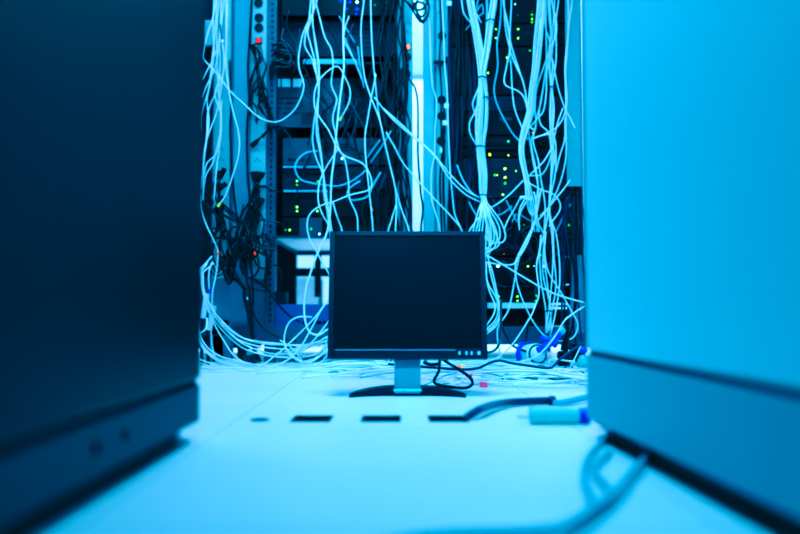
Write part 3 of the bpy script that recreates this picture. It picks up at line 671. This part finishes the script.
# ---- bundle C
GC = 'pale cables in the right sheaf of the right rack'
lC = 'pale cable in the loose sheaf hung beside the bright cabinet edge'
for s, tl in (('544.5,0 545,25 550,44 549,66 551,90 552.7,115 553,131.5 555.8,145 555,160 552,171 550,197', '547.6,215 545,231 540,250 541,280 546,312 546,333'),
              ('551,0 556,19 556,35 551,46 544.5,65 537,87.6 535,109 536,125', '533,140 538,160 541,180 545,205 544,234 544,256 548,290 551,329 544,357 533,365'),
              ('554.5,0 553,25 551.5,50 552.5,66 551,88 550,115 551,140 553,165 550,190', '549,215 552.6,227.6 554,257 556,285 552,310 547,333'),
              ('548,0 549.5,22 552.5,50 550,66 552,88 554,110 552.5,135 554,158 551.5,180', '550,215 556,234 559,256 559.7,281 556,310 551,333'),
              ('546,0 546,30 546.5,60 544,82 539,114 541,125 548,132', '551,150 551,175 549,206 541,217 534,225 526,240 517,257'),
              ('558.5,0 556,20 556,60 552,89 551,112 553,134', '556,150 555,175 551,195 549,215 552,235 553,262 550,300 546,330'),
              ('552,0 555,28 552.5,48 547,70 546,96 543,112', '538,118 527,131 521,142 521,158 525,178 529,196 531,204'),
              ('549.5,0 551,28 549,50 545,75 541,102 537,116', '534,132 531,142 535,165 538,185 536,205 539,225 544,234 543,256 543,275 549,300 551,313 549,331')):
    cable(s, lC, GC, d=(2.76, 2.66), tail=tl)
cable('552.7,60 557.7,86 564,106 570,118 575,128', 'pale cable crossing out rightward to the cabinet edge, upper right', d=(2.74, 2.70), up=False)
cable('568,0 568.5,20 567,44 565,66 565.5,90 565,112 558,126 545,134 534,138', 'pale cable hanging beside the cabinet edge then sweeping left', d=(2.74, 2.68))
cable('572,0 569,25 567,55 565.5,75 567,95 566,120 566,155 562.7,174 556,193 549,206', 'outermost pale cable at right curving in low down', d=(2.76, 2.70))
cable('563,108 557,125 552,150 548,165 541,175 529,176 520,184 508,196 494,206 484,210', 'pale cable slanting long leftward to the bundle end', d=(2.72, 2.72), up=False)
cable('565,118 564.6,140 560,155 556,172', 'short pale cable hanging free by the cabinet edge', d=(2.72, 2.72), up=False)
cable('552.7,146 544,161 534,171 528,177', 'pale cable crossing from right sheaf to left sheaf', d=(2.68, 2.68), up=False)
cable('551,134 540,136 533,139', 'short flat cable joining the two sheaves', d=(2.68, 2.68), up=False)
cable('570,180 563,190 557,197 549,207 540,216', 'thin cable coming down left from the cabinet edge', d=(2.70, 2.70), up=False, r=.0028)
cable('527,182 536,187 545,191 554,194.5 560,203 559.5,211 552.5,221 549,226', 'pale cable bulging right in a half circle, lower right rack', d=(2.64, 2.64), up=False)
cable('521,196 516,206 508,220 504,230', 'pale cable end slanting down toward the bundle loops', d=(2.72, 2.72), up=False)
cable('486,263 487.5,282 496,298 500,312 497.5,320 490,329 478,333', 'pale cable curling back behind the monitor right edge', 'pale cables curling behind the monitor right edge', d=(2.66, 2.6), up=False)
for s in ('488,262 491,275 497,300 498,312 494,322 485,330', '487,255 492,270 496,288 499,302 500.5,315 496,326 486,334', '485,270 489,290 495,305 494,314 486,326'):
    cable(s, 'thin pale cable in the small coil at the monitor right edge', 'small coil at the monitor right edge', d=(2.64, 2.62), up=False)
cable('549,364.5 549,360 558,359.5 568,361 575,361', 'small pale cable curl on the floor by the black adapter', d=(2.5, 2.5), up=False)
cable('582,343 578,352 574,360 570,368', 'pale cable leaning on the bright cabinet corner near the floor', d=(2.5, 2.5), up=False)
tie('dark tie high on the right sheaf', 552, 88, 2.74, 4.5, 'dark ties round the right sheaf')
tie('dark tie low on the right sheaf above the blue reel', 549, 311, 2.67, 4.5, 'dark ties round the right sheaf')
# thin ends and faint leads in the right rack
for s in ('506,200 512,212 517,222', '497,216 505,212 512,206', '521,215 527,219 533,222', '512,222 516,214', '560,222 566,212 572,202', '556,232 562,220 569,210'):
    cable(s, 'faint thin lead in front of the dark switches, right rack', 'faint leads in the right rack', d=(2.84, 2.86), r=.0024, m='dim_cable', up=False)
cable('520,199 523,197 527,199', 'bright white plug end glinting between the two sheaves', d=(2.66, 2.66), up=False, r=.005, plug1='clear_plug')

# ------------------------------------------------------------------ dark cables
GD = 'black power cables of the left tangle'
lD = 'black power cable in the dark tangle at the left power strips'
cable('229.5,60 231,100 230,130 231.5,160 234,196 238,225 240,245 245,262 247,297', 'long black cable down the edge of the far left power strip', d=(2.84, 2.80), r=.004, m='black_cable', name='power_cable')
cable('252,0 250,34 248,67 249,100 247,132 248,180 250,200 247,230 246,260 248,297 251,330 256,352', 'long black cable down the edge of the red-switch power strip', d=(2.84, 2.78), r=.0048, m='black_cable', name='power_cable')
cable('255,55 256.5,60 258,67 262,85 268,110 272,135', 'left black lead dropping from below the red switch', d=(2.86, 2.86), r=.004, m='black_cable', name='power_cable', up=False, plug0='power')
cable('261.5,54 263.5,59 266,66 262,80 258,96', 'right black lead dropping from below the red switch', d=(2.86, 2.84), r=.004, m='black_cable', name='power_cable', up=False, plug0='power')
cable('259,139 264,134 270,130 280,126 292,128', 'black plug and lead crossing the power strip below the big U cable', d=(2.86, 2.86), r=.004, m='black_cable', name='power_cable', up=False, plug0='power')
cable('258,187 264,186 272,190 280,192', 'black lead running right from the power strip above the green lights', d=(2.86, 2.88), r=.0034, m='black_cable', name='power_cable', up=False)
cable('257,220 266,220 276,222 284,225', 'black lead running right toward the small black box', d=(2.84, 2.88), r=.0034, m='black_cable', name='power_cable', up=False)
cable('255,279 266,288 278,304 290,316 300,322', 'black cable slanting down to the blue-fronted box', d=(2.82, 2.84), r=.004, m='black_cable', name='power_cable', up=False)
cable('250,300 256,318 268,331 282,338 296,341', 'black cable slanting lower into the pale tangle', d=(2.78, 2.74), r=.004, m='black_cable', name='power_cable', up=False)
cable('247,290 249,310 252,335 255,352 260,362', 'thick black cable standing up from the floor under left tangle', d=(2.76, 2.74), r=.0085, m='black_cable', name='power_cable', up=False)
rr = random.Random(11)
for i in range(22):
    left = i % 5 < 2
    sx, sy = (219 + rr.uniform(-2, 2), rr.choice((178, 190, 205, 215))) if left else (257 + rr.uniform(-2, 2), rr.choice((182, 196, 208, 216)))
    q = [(sx, sy)]
    x, y = (sx + rr.uniform(-12, 8), sy + rr.uniform(8, 18)) if left else (sx + rr.uniform(-10, 4), sy + rr.uniform(8, 20))
    ex = rr.uniform(206, 240) if left else rr.uniform(232, 270)
    q.append((x, y))
    y2 = rr.uniform(228, 262); q.append(((x + ex) / 2 + rr.uniform(-8, 8), (y + y2) / 2)); q.append((ex, y2))
    if i % 2 or not left:
        ccx, ccy, ra, rb = ex + rr.uniform(-4, 10), y2 + rr.uniform(6, 24), rr.uniform(5, 11), rr.uniform(9, 18)
        a0 = rr.uniform(0, 6.28); sg = rr.choice((-1, 1)); nn = rr.randint(5, 9)
        for k in range(nn): q.append((ccx + ra * math.cos(a0 + sg * k * .8), ccy + rb * math.sin(a0 + sg * k * .8)))
        q += [(rr.uniform(244, 254), rr.uniform(288, 300)), (250 + rr.uniform(-2, 2), 318), (254 + rr.uniform(-2, 2), 345)] if i % 3 == 0 else [(rr.uniform(238, 250), rr.uniform(225, 245)), ((220 if left else 256) + rr.uniform(-3, 3), rr.uniform(195, 215), 2.90)]
    else:
        q += [(ex + rr.uniform(2, 12), y2 + rr.uniform(10, 30)), (ex + rr.uniform(12, 24), y2 + rr.uniform(-5, 12)), (rr.uniform(240, 252), rr.uniform(200, 225), 2.9)]
    cable(q, lD, GD, d=(2.86, 2.78 + rr.uniform(-.03, .04)), r=rr.uniform(.0032, .0044), m='black_cable', name='power_cable', up=False, plug0='power' if i < 12 else None)
for px, py, m_, lb in ((218, 252, 'red_plug', 'small cable end with a red plug beside the dark cabinet'), (254.8, 252.5, 'red_plug', 'small black cable end with an orange-red plug, left tangle'), (222, 40.5, 'clear_plug', 'short dark lead with a pale plug on far left strip'), (247.8, 297, 'label_white', 'short dark lead with a pale tip below the black tangle')):
    cable(((px - 2, py - 16), (px - 1, py - 8), (px, py)), lb, d=(2.80, 2.76), r=.003, m='black_cable', up=False, plug1=m_, wob=0)
cable('212,262 209,272 209,290', 'short lead with a blue plug beside the pale sheaf', d=(2.72, 2.70), r=.003, up=False, plug1='blue_plug')
GP = 'pale plug ends at the top of the lower left sheaf'
for s in ('208,262 204,268 200,271', '212,256 206,263 201,268', '214,263 208,268 203,272'):
    cable(s, 'short pale cable end joining the neck of lower left sheaf', GP, d=(2.74, 2.70), up=False, plug1='clear_plug')
# white bars at lower far left
for px, lb in ((205, 'left of two slanted pale strips beside dark cabinet near the floor'), (211.5, 'right of two slanted pale strips beside dark cabinet near the floor')):
    c = P(px, 306 if px < 208 else 318, 2.80)
    t = thing('cable_duct', lb, 'duct', (c.x, c.y, 0))
    build('channel', MB().box(-.010, .010, -.006, .006, -.045, .045).xf(Matrix.Translation(c) @ Matrix.Rotation(.16, 4, 'Y')), 'reel_white', t, bevel=.002)
    build('stem', MB().box(c.x - .016, c.x - .004, c.y - .003, c.y + .003, 0, c.z - .03), 'unit_grey', t)
for i in range(9):
    x, y = rr.uniform(253, 266), rr.uniform(54, 84); q = [(x, y)]
    for k in range(4): x += rr.uniform(-8, 9); y += rr.uniform(8, 18); q.append((min(276, max(250, x)), y))
    cable(q, 'black lead in the knot below the red switch', 'knot of black leads below the red switch', d=(2.86, 2.85), r=.0036, m='black_cable', name='power_cable', up=False)
# left rack, dim loops at the upper left and black leads behind the pale cables
for i in range(7):
    a = i * 1.3
    q = [(272 + rr.uniform(-3, 3), 44 + i * 2.5), (280, 40 + i * 3.2), (288 + i, 45 + i * 3), (293, 56 + i * 2), (286, 62 + i), (276, 58 + i * 1.5), (270, 66 + i * 2)]
    cable(q, 'dark lead in the dim coil at upper left of the left rack', 'dim coil in the left rack', d=(2.90, 2.88), r=.0036, m='black_cable', up=False, name='power_cable')
for i in range(16):
    x = rr.uniform(378, 404)
    q = [(x, 0 if i % 2 else rr.uniform(30, 70))]
    y = q[0][1]
    while y < 215:
        y += rr.uniform(22, 40); x += rr.uniform(-9, 9); x = min(411, max(366, x)); q.append((x, y))
    cable(q, 'black lead in the dark curtain left of the orange switch', 'dark curtain of leads in the left rack', d=(2.86, 2.82), r=rr.uniform(.003, .0046), m='black_cable', name='power_cable', tail='%f,300 %f,366' % (x, x + 4))
for i in range(26):
    x = rr.uniform(284, 398); y = rr.choice((4, 18, 62, 90, 120, 170)) + rr.uniform(0, 14); q = [(x, y)]
    for k in range(rr.randint(3, 5)):
        x += rr.uniform(-9, 11); y += rr.uniform(9, 20); q.append((min(400, max(281, x)), y))
    cable(q, 'slate grey lead drooping across the dark server fronts in the left rack', 'slate leads in the left rack', d=(2.87, 2.85), r=rr.uniform(.0022, .0032), m='slate_cable' if i % 2 else 'black_cable', name='power_cable', up=False)
for i in range(16):
    x = rr.uniform(488, 566); y = rr.choice((195, 210, 225, 240, 260)) + rr.uniform(0, 10); q = [(x, y)]
    for k in range(3):
        x += rr.uniform(-12, 12); y += rr.uniform(5, 14); q.append((min(572, max(484, x)), y))
    cable(q, 'slate grey lead drooping across the dark switches low in the right rack', 'slate leads in the right rack', d=(2.86, 2.84), r=.0024, m='slate_cable', name='power_cable', up=False)
for i in range(10):
    x0 = rr.uniform(300, 380); y0 = rr.uniform(80, 130)
    q = [(x0, y0), (x0 + rr.uniform(-15, 15), y0 + 15), (x0 + rr.uniform(-20, 25), y0 + 28), (x0 + rr.uniform(-10, 40), y0 + 40)]
    cable(q, 'dark short lead behind the pale clump in the left rack', 'dark short leads in the left rack', d=(2.88, 2.88), r=.003, m='black_cable', name='power_cable', up=False)
cable('402.6,0 402.6,37 404,67 400,90 397,110', 'thick black cable dropping beside the orange switch', d=(2.82, 2.82), r=.006, m='black_cable', name='power_cable')
for s, lb in (('409,79 415,87.6 417.7,102.6 418,132 418,155 419.6,177.7 421,195 423,208 421,231', 'single black cable hanging through the bright gap between the racks'),
              ('405,60 405,81 405,110 405,135 402,160 400,190', 'black cable straight down the orange-switch power strip'),
              ('397.6,94 404,106 409,119 410,132 406.4,146 399,164 402,190 408,212 412,232', 'black cable bowing across the lower orange-switch strip')):
    cable(s, lb, d=(2.80, 2.78), r=.0036, m='black_cable', name='power_cable', up=False, tail='424,290 426,366' if s.startswith('409') else None)
for s in ('405,0 410,6 414,12 419,20 423,22.6 428,14 428.5,4 424,-4', '412,0 415,8 421,17 426,12 424,4 417,2 411,8', '418,-2 416,8 422,21 427,16 429,6 426,-2', '408,2 416,10 424,8 428,0'):
    cable(s, 'black cable in the knotted coil above the bright gap', 'knotted black coil at the top centre', d=(2.80, 2.80), r=.0042, m='black_cable', name='power_cable', up=False)
cable('440,0 441,30 439.5,60 441.5,90 441,120 442,150 440,180 441,210 442,235', 'black cable running down the right power strip behind its tags', d=(2.86, 2.84), r=.004, m='black_cable', name='power_cable', tail='444,290 446,366')
for py in (100, 116, 141):
    cable(((442, py, 2.90), (443, py + 2, 2.86), (444.5, py + 14, 2.85), (443, py + 40, 2.85), (445, 232, 2.85), (450, 300, 2.8), (452, 366, 2.8)), {100: 'black lead from the uppermost plug on the right power strip', 116: 'black lead from the middle plug on the right power strip', 141: 'black lead from the lowest plug on the right power strip'}[py], 'leads plugged into the right power strip', r=.0036, m='black_cable', name='power_cable', up=False, plug0='power')
for i in range(12):
    x = 452 + i * 2.1; q = [(x, 0)]
    for y in (40, 85, 130, 175, 215): x += rr.uniform(-4, 4); q.append((min(478, max(448, x)), y))
    cable(q, 'dark lead in the shadowed column between power strip and bundle', 'dark leads left in the right rack', d=(2.86, 2.84), r=.0036, m='navy_cable' if i % 3 == 0 else 'black_cable', name='power_cable', tail='%f,290 %f,366' % (x, x))
for i in range(14):
    x0, y0 = rr.uniform(492, 566), rr.uniform(200, 240)
    q = [(x0, y0), (x0 + rr.uniform(-14, 14), y0 + 8), (x0 + rr.uniform(-20, 20), y0 + 18), (x0 + rr.uniform(-24, 24), y0 + 30)]
    cable(q, 'short black lead in the dark mess low in right rack', 'dark mess low in the right rack', d=(2.86, 2.88), r=.003, m='navy_cable' if i % 2 else 'black_cable', name='power_cable', up=False)
for i in range(9):
    x = rr.uniform(566, 582); q = [(x, 188 + rr.uniform(0, 14))]
    for y in (225, 255, 290, 325, 350): x += rr.uniform(-6, 5); q.append((min(586, max(562, x)), y))
    cable(q, 'dark lead hanging against the right edge of the right rack', 'dark leads at the right edge', d=(2.82, 2.74), r=.0036, m='navy_cable' if i % 2 else 'black_cable', name='power_cable', up=False)
cable('501,300 501,322.5 500.6,339 496,349 488,352.7 478,352', 'black cable curving out from behind the lower right monitor corner', d=(2.3, 2.0), r=.0036, m='black_cable', name='power_cable', up=False)
cable('502,326 504,331 511,344 519,349 528,352', 'black cable dipping toward the blue reel', d=(2.7, 2.6), r=.0042, m='black_cable', name='power_cable', up=False)
cable('528,318 527.6,329 526,341 524,352', 'black cable dropping behind the blue reel', d=(2.72, 2.70), r=.004, m='black_cable', name='power_cable', up=False)
cable('532,320 538,329 544,338 550,344', 'black cable slanting over the blue reel from upper left', d=(2.72, 2.66), r=.005, m='black_cable', name='power_cable', up=False)
cable('388,364 405,366 420,366.5 439,368 464,369.5 480,367.6 490,362.6 500,360.5 509,362.7 531,366 551.5,367.7 559,360 580,345 590,338', 'long navy cable lying across the white cable mess', d=(2.12, 2.12), r=.0036, m='navy_cable', name='power_cable', up=False, wob=0)
cable('447,352 440,359 439,371 434,380 436,384 451,387 466,388 472.7,384 470,377.6 461,371 445,361 436,354', 'black monitor lead lying in a loop beside the stand', d=(1.9, 1.96), r=.0038, m='black_cable', name='power_cable', up=False, wob=0)
cable('424,362 430,364.5 440,364', 'short black cable stub under the monitor right of the stand', d=(2.0, 2.0), r=.005, m='black_cable', name='power_cable', up=False)

# ------------------------------------------------------------------ cables strewn on the floor
rf = random.Random(5)
GF = 'pale cables strewn on the floor'
def strewn(x0, y0, x1, y1, label, group, m='pale_cable', plug=None, amp=.03, r=.0031, lay=None):
    n = 7; pts = []; ph = rf.uniform(0, 6); fq = rf.uniform(.5, 1.6); lay = rf.uniform(0, .030) if lay is None else lay
    for k in range(n + 1):
        s = k / n
        pts.append(Vector((x0 + (x1 - x0) * s + rf.uniform(-.01, .01), y0 + (y1 - y0) * s + amp * math.sin(ph + fq * 6.3 * s), r + lay * math.sin(math.pi * s) + .0005)))
    return cable(pts, label, group, world=True, r=r, m=m, plug1=plug, n=6)
for i in range(100):
    y0 = 2.03 + .68 * (i / 100); x0 = rf.uniform(.05, .40) * (1 if y0 < 2.25 else .4) - (.0 if y0 < 2.3 else rf.uniform(0, .35))
    x1 = rf.uniform(.50, .66)
    if rf.random() < .35: x1 = x0 + rf.uniform(.15, .35)
    strewn(x0, y0 + rf.uniform(-.04, .04), x1, min(2.80, max(2.03, y0 + rf.uniform(-.25, .25))), 'pale cable in the flat mess on the floor right of the monitor', GF, m='dim_cable' if i % 9 == 4 else 'pale_cable', amp=rf.uniform(.06, .13) if i % 3 == 0 else rf.uniform(.008, .06))
for i in range(9):
    y0 = 2.42 + .035 * i
    strewn(rf.uniform(-.45, -.25), y0 + rf.uniform(-.03, .03), rf.uniform(.0, .2), y0 + rf.uniform(-.06, .06), 'pale cable lying flat on the floor behind the monitor', 'pale cables flat behind the monitor', amp=rf.uniform(.006, .03))
for px, py, m_, lb in ((486, 384.8, 'pink_plug', 'pale cable with a large pink plug nearest the monitor stand'), (471, 374.3, 'pink_plug', 'pale cable with a small pink plug inside the black loop'), (456.5, 367, 'red_plug', 'pale cable with a red plug under the monitor edge'), (464, 366, 'yellow_plug', 'pale cable with a yellow plug under the monitor edge'), (517, 385, 'clear_plug', 'pale cable with a clear plug at the front of the mess')):
    c = P(px, py, 9, .020 if py > 370 else .034)
    s = -1 if px != 456.5 else 1
    pts = [c + Vector((.25 * -s, .12, -.012)), c + Vector((-.16 * s, .05, -.010)), c + Vector((-.08 * s, .012, -.005)), c + Vector((-.02 * s, .0, 0)), c]
    o = cable(pts, lb, 'cables with coloured plugs on the floor', world=True, r=.003, plug1=m_)
rq = random.Random(3)
for i in range(16):  # dark bits added for the small shadows and specks among strewn cables
    c = P(rq.uniform(450, 585), rq.uniform(366, 381), 9, .014)
    a = rq.uniform(0, 3.1)
    dv = Vector((math.cos(a), math.sin(a), 0)) * rq.uniform(.012, .035)
    cable([c - dv, c + Vector((0, .006, .004)), c + dv], 'short dim snippet of cable on the floor mess', 'cable snippets on the floor mess', world=True, r=.0026, m='slate_cable', n=6)

# ------------------------------------------------------------------ the things on the floor at right
# blue-rimmed reel lying under the right rack
c = P(533, 355, 2.64); ax = Vector((.35, -1, .12)).normalized(); rad = .043
c = Vector((c.x, c.y, rad + .003))
t = thing('cable_reel', 'white reel with bright blue rims on the floor at lower right', 'reel', (c.x, c.y, 0))
build('drum', MB().lathe(c - ax * .03, ax, [(0, .034), (.004, .037), (.056, .037), (.060, .034)], 28), 'reel_white', t, smooth=False)
build('hub', MB().lathe(c + ax * .03, ax, [(0, .028), (.006, .0275), (.014, .023), (.020, .016), (.023, .006)], 24), 'reel_white', t, smooth=True)
build('groove', MB().lathe(c + ax * .0295, ax, [(0, .034), (.002, .034), (.002, .028)], 28), 'unit_light', t)
build('rim', MB().lathe(c - ax * .038, ax, [(0, .040), (0, rad + .003), (.010, rad + .003), (.010, .040)], 28), 'reel_blue', t, label='bright blue rear rim')
bl = MB()
for k in range(9):
    pass
hd = [P(538, 351, 2.60), P(545, 347, 2.59), P(553, 340, 2.59), P(559, 333, 2.60)]
build('handle', MB().tube(spline(hd), .013, 10), 'reel_blue', t, smooth=True, label='bright blue handle')
build('grip', MB().tube(spline([P(541, 338, 2.60), P(549, 340, 2.585), P(556, 346, 2.59)]), .009, 10), 'reel_blue', t, smooth=True, label='bright blue grip')
build('side_clip', MB().tube(spline([P(522, 343, 2.61), P(518.5, 350, 2.60), P(520, 359, 2.60)]), .008, 10), 'reel_blue', t, smooth=True, label='bright blue side clip')
build('handle_knob', MB().lathe(P(559.5, 333, 2.60), (.6, 0, .7), [(0, .011), (.008, .013), (.018, .012), (.022, .006)], 14), 'pale_connector', t, smooth=True, label='pale blue knob')
c = P(563, 366, 9, .0); c = Vector((c.x, 2.62, 0)); c.x = X(563, 2.62)
t = thing('adapter_block', 'black adapter block standing on the floor beside the blue reel', 'adapter', c)
build('case', MB().box(c.x - .019, c.x + .021, 2.61, 2.65, .001, .060), 'socket_black', t, bevel=.010)
build('clip', MB().lathe((c.x + .004, 2.63, .060), (.2, 0, 1), [(0, .014), (.03, .012), (.055, .007)], 12), 'socket_black', t)
t = thing('blue_plug_cover', 'small blue cap on the floor against the bright cabinet edge', 'cap', (X(583, 2.6), 2.6, 0))
build('shell', MB().lathe((X(583, 2.6), 2.6, .0), (0, 0, 1), [(0, .024), (.03, .022), (.045, .014), (.05, .005)], 16), 'pale_connector', t, smooth=True)
build('band', MB().lathe((X(583, 2.6), 2.6, .055), (0, 0, 1), [(0, .010), (.012, .014), (.02, .008)], 14), 'reel_blue', t)
# small pale bits behind the left cables
t = thing('wall_socket_box', 'small pale blue box half hidden under the left sheaf', 'box', (X(250, 2.83), 2.83, 0))
build('case', MB().box(X(244, 2.83), X(256, 2.83), 2.82, 2.86, .001, Z(355, 2.83)), 'unit_light', t, bevel=.003)
build('lid', MB().box(X(248, 2.83), X(253, 2.83), 2.815, 2.86, Z(355, 2.83), Z(350, 2.83)), 'white_paint', t, bevel=.002)
# thick black hose out of the third slot
def hose(pts, label, r, m, name, cat, n=12, group=None):
    S = spline([Vector(p) for p in pts]); o = build(name, MB().tube(S, r, n), m, loc=S[0], smooth=True); return tag(o, label, cat, group), S
q = [P(463, 421, 1.44, -.022), P(467, 417.5, 1.45, .004), P(475, 412, 1.5, .014), P(484, 408, 1.53, .016), P(497, 404, 1.58, .013), P(512, 402, 1.64, .010), P(532, 401, 1.66, .0095), P(550, 400.5, 1.67, .0095)]
o, S = hose(q, 'thick black hose curving over the floor from the third slot', .0080, 'navy_cable', 'black_hose', 'hose')
build('end_collar', MB().lathe(S[-1] - Vector((.002, 0, 0)), (1, 0, 0), [(0, .0105), (.012, .0105), (.014, .007)], 14), 'navy_cable', o)
q = [P(555, 403.5, 1.62, .007), P(565, 402, 1.64, .007), P(578, 399, 1.68, .007), P(592, 396, 1.72, .007), P(612, 393, 1.8, .007)]
hose(q, 'soft blue cable running behind the pale connector to the bright cabinet', .0068, 'blue_cable', 'blue_cable', 'cable', 8)
# pale connector with dark blue end
cd = 1.395
t = thing('cable_connector', 'pale aqua cable connector with a dark blue end by the bright cabinet', 'connector', (X(555, cd), cd, 0))
build('body', MB().lathe((X(528, cd), cd, .0145), (1, 0, 0), [(0, .010), (.004, .0135), (.020, .0140), (.070, .0140), (.086, .0130), (.088, .010)], 16), 'pale_connector', t, smooth=False)
build('sleeve', MB().lathe((X(577, cd), cd, .0145), (1, 0, 0), [(0, .0125), (.012, .0145), (.020, .012), (.024, .007)], 16), 'connector_blue', t, label='dark blue sleeve')
build('pins', MB().tube([(X(517, cd), cd, .012), (X(530, cd), cd, .012)], .0022, 8).tube([(X(517, cd), cd + .008, .012), (X(530, cd), cd + .008, .012)], .0022, 8), 'silver', t)
t = thing('cable_clamp', 'flat pale clamp lying behind the aqua connector', 'clamp', (X(545, 1.54), 1.54, 0))
build('plate', MB().box(X(530, 1.54), X(566, 1.54), 1.52, 1.56, .001, .012), 'white_paint', t, bevel=.003)
build('strap', MB().box(X(552, 1.54), X(586, 1.54), 1.525, 1.555, .001, .009), 'pale_connector', t, bevel=.003)
q = [P(597, 419, 1.36, .011), P(606, 424, 1.34, .010), P(620, 431, 1.30, .008), P(650, 436, 1.30, .008), P(690, 440, 1.30, .008)]
hose(q, 'black cable from the connector slipping under the bright cabinet', .0075, 'black_cable', 'power_cable', 'cable', 10)
# blurred blue cables close to the camera
fz = .005
def fl(*pp): return [P(a, b, 9, fz) for a, b in pp]
hose(fl((630, 441), (612, 437), (598, 446), (588, 460), (584, 480), (590, 496), (594, 506), (584, 516), (560, 528), (520, 533), (470, 534.5), (420, 538), (360, 548)), 'soft blue cable snaking from the bright cabinet toward the camera', .0044, 'blue_cable', 'floor_cable', 'cable', 8)
hose([p + Vector((0, 0, .006)) for p in fl((660, 452), (644, 464), (632, 478), (614, 500), (600, 511), (586, 522), (570, 531), (548, 545), (520, 570))], 'soft blue cable coming out beneath the bright cabinet plinth, nearest the camera', .0040, 'blue_cable', 'floor_cable', 'cable', 8)
hose(fl((610, 452), (596, 466), (596, 476), (606, 486), (610, 496), (600, 506), (588, 512)), 'soft blue cable kinked between two others near bright cabinet', .0040, 'blue_cable', 'floor_cable', 'cable', 8)

# ------------------------------------------------------------------ light
def area(name, loc, target, size, sy, energy, col, spread=None):
    l = bpy.data.lights.new(name, 'AREA'); l.shape = 'RECTANGLE'; l.size = size; l.size_y = sy; l.energy = energy; l.color = col
    if spread: l.spread = spread
    o = bpy.data.objects.new(name, l); COL.objects.link(o); o.location = loc
    o.rotation_euler = (Vector(target) - Vector(loc)).to_track_quat('-Z', 'Y').to_euler(); return o
BLUE = (.05, .55, 1.0); ICE = (.32, .58, 1.0)
area('aisle_light', (-.12, 1.62, 2.8), (-.02, 1.85, 0), .8, .8, 31, ICE, math.radians(100))
area('near_light', (-.25, .3, 2.75), (.1, .9, 0), .5, 1.2, 9, BLUE)
area('right_panel_fill', (-.26, .75, 2.35), (.30, .85, .35), .2, .9, 7, BLUE, math.radians(70))  # unseen fill added to brighten the right cabinet's inner face
area('front_light', (-.2, -.4, 2.2), (-.05, 2.8, .45), .6, .6, 17, BLUE, math.radians(62))
area('left_rack_fill', (-.50, 1.95, 2.75), (-.62, 2.9, .75), .7, .5, 14, (.20, .58, 1.0), math.radians(80))  # unseen fill added to brighten the front of the left racks
area('shelf_fill', (-.20, 3.25, .235), (-.20, 3.25, 1), .3, .4, 1.6, ICE)  # fill added inside the left rack to brighten the shelf from below
area('rear_light', (-.05, 3.95, 2.75), (-.05, 4.35, 0), 3.0, .4, 300, ICE)
w = bpy.data.worlds.new('room_air'); SC.world = w; w.use_nodes = True
w.node_tree.nodes['Background'].inputs[0].default_value = (.0, .25, .6, 1); w.node_tree.nodes['Background'].inputs[1].default_value = .02

cam = bpy.data.cameras.new('camera'); cam.sensor_width = 36; cam.lens = 36 * F / 800; cam.clip_start = .02
cam.dof.use_dof = True; cam.dof.focus_distance = 2.22; cam.dof.aperture_fstop = 1.5
co = bpy.data.objects.new('camera', cam); COL.objects.link(co); co.location = (0, 0, CZ)
co.rotation_euler = (math.pi / 2 + PITCH, 0, 0); SC.camera = co
SC.view_settings.view_transform = 'Standard'; SC.view_settings.look = 'None'
SC.view_settings.use_curve_mapping = True
cm = SC.view_settings.curve_mapping          # colour grade of the whole picture: deep blue shadows, icy highlights
def grade(c, pts):
    cv = cm.curves[c]
    cv.points[0].location = pts[0]; cv.points[-1].location = pts[-1]
    for p in pts[1:-1]: cv.points.new(*p)
    for p in cv.points: p.handle_type = 'AUTO_CLAMPED'
grade(0, [(0, 0), (.12, .0), (.24, .10), (.5, .42), (1, 1)])
grade(1, [(0, 0), (.06, .03), (.30, .33), (.6, .61), (1, .90)])
grade(2, [(0, 0), (.06, .032), (.30, .30), (.6, .65), (1, 1)])
cm.update()
SC.view_settings.exposure = -0.13; SC.view_settings.gamma = 1
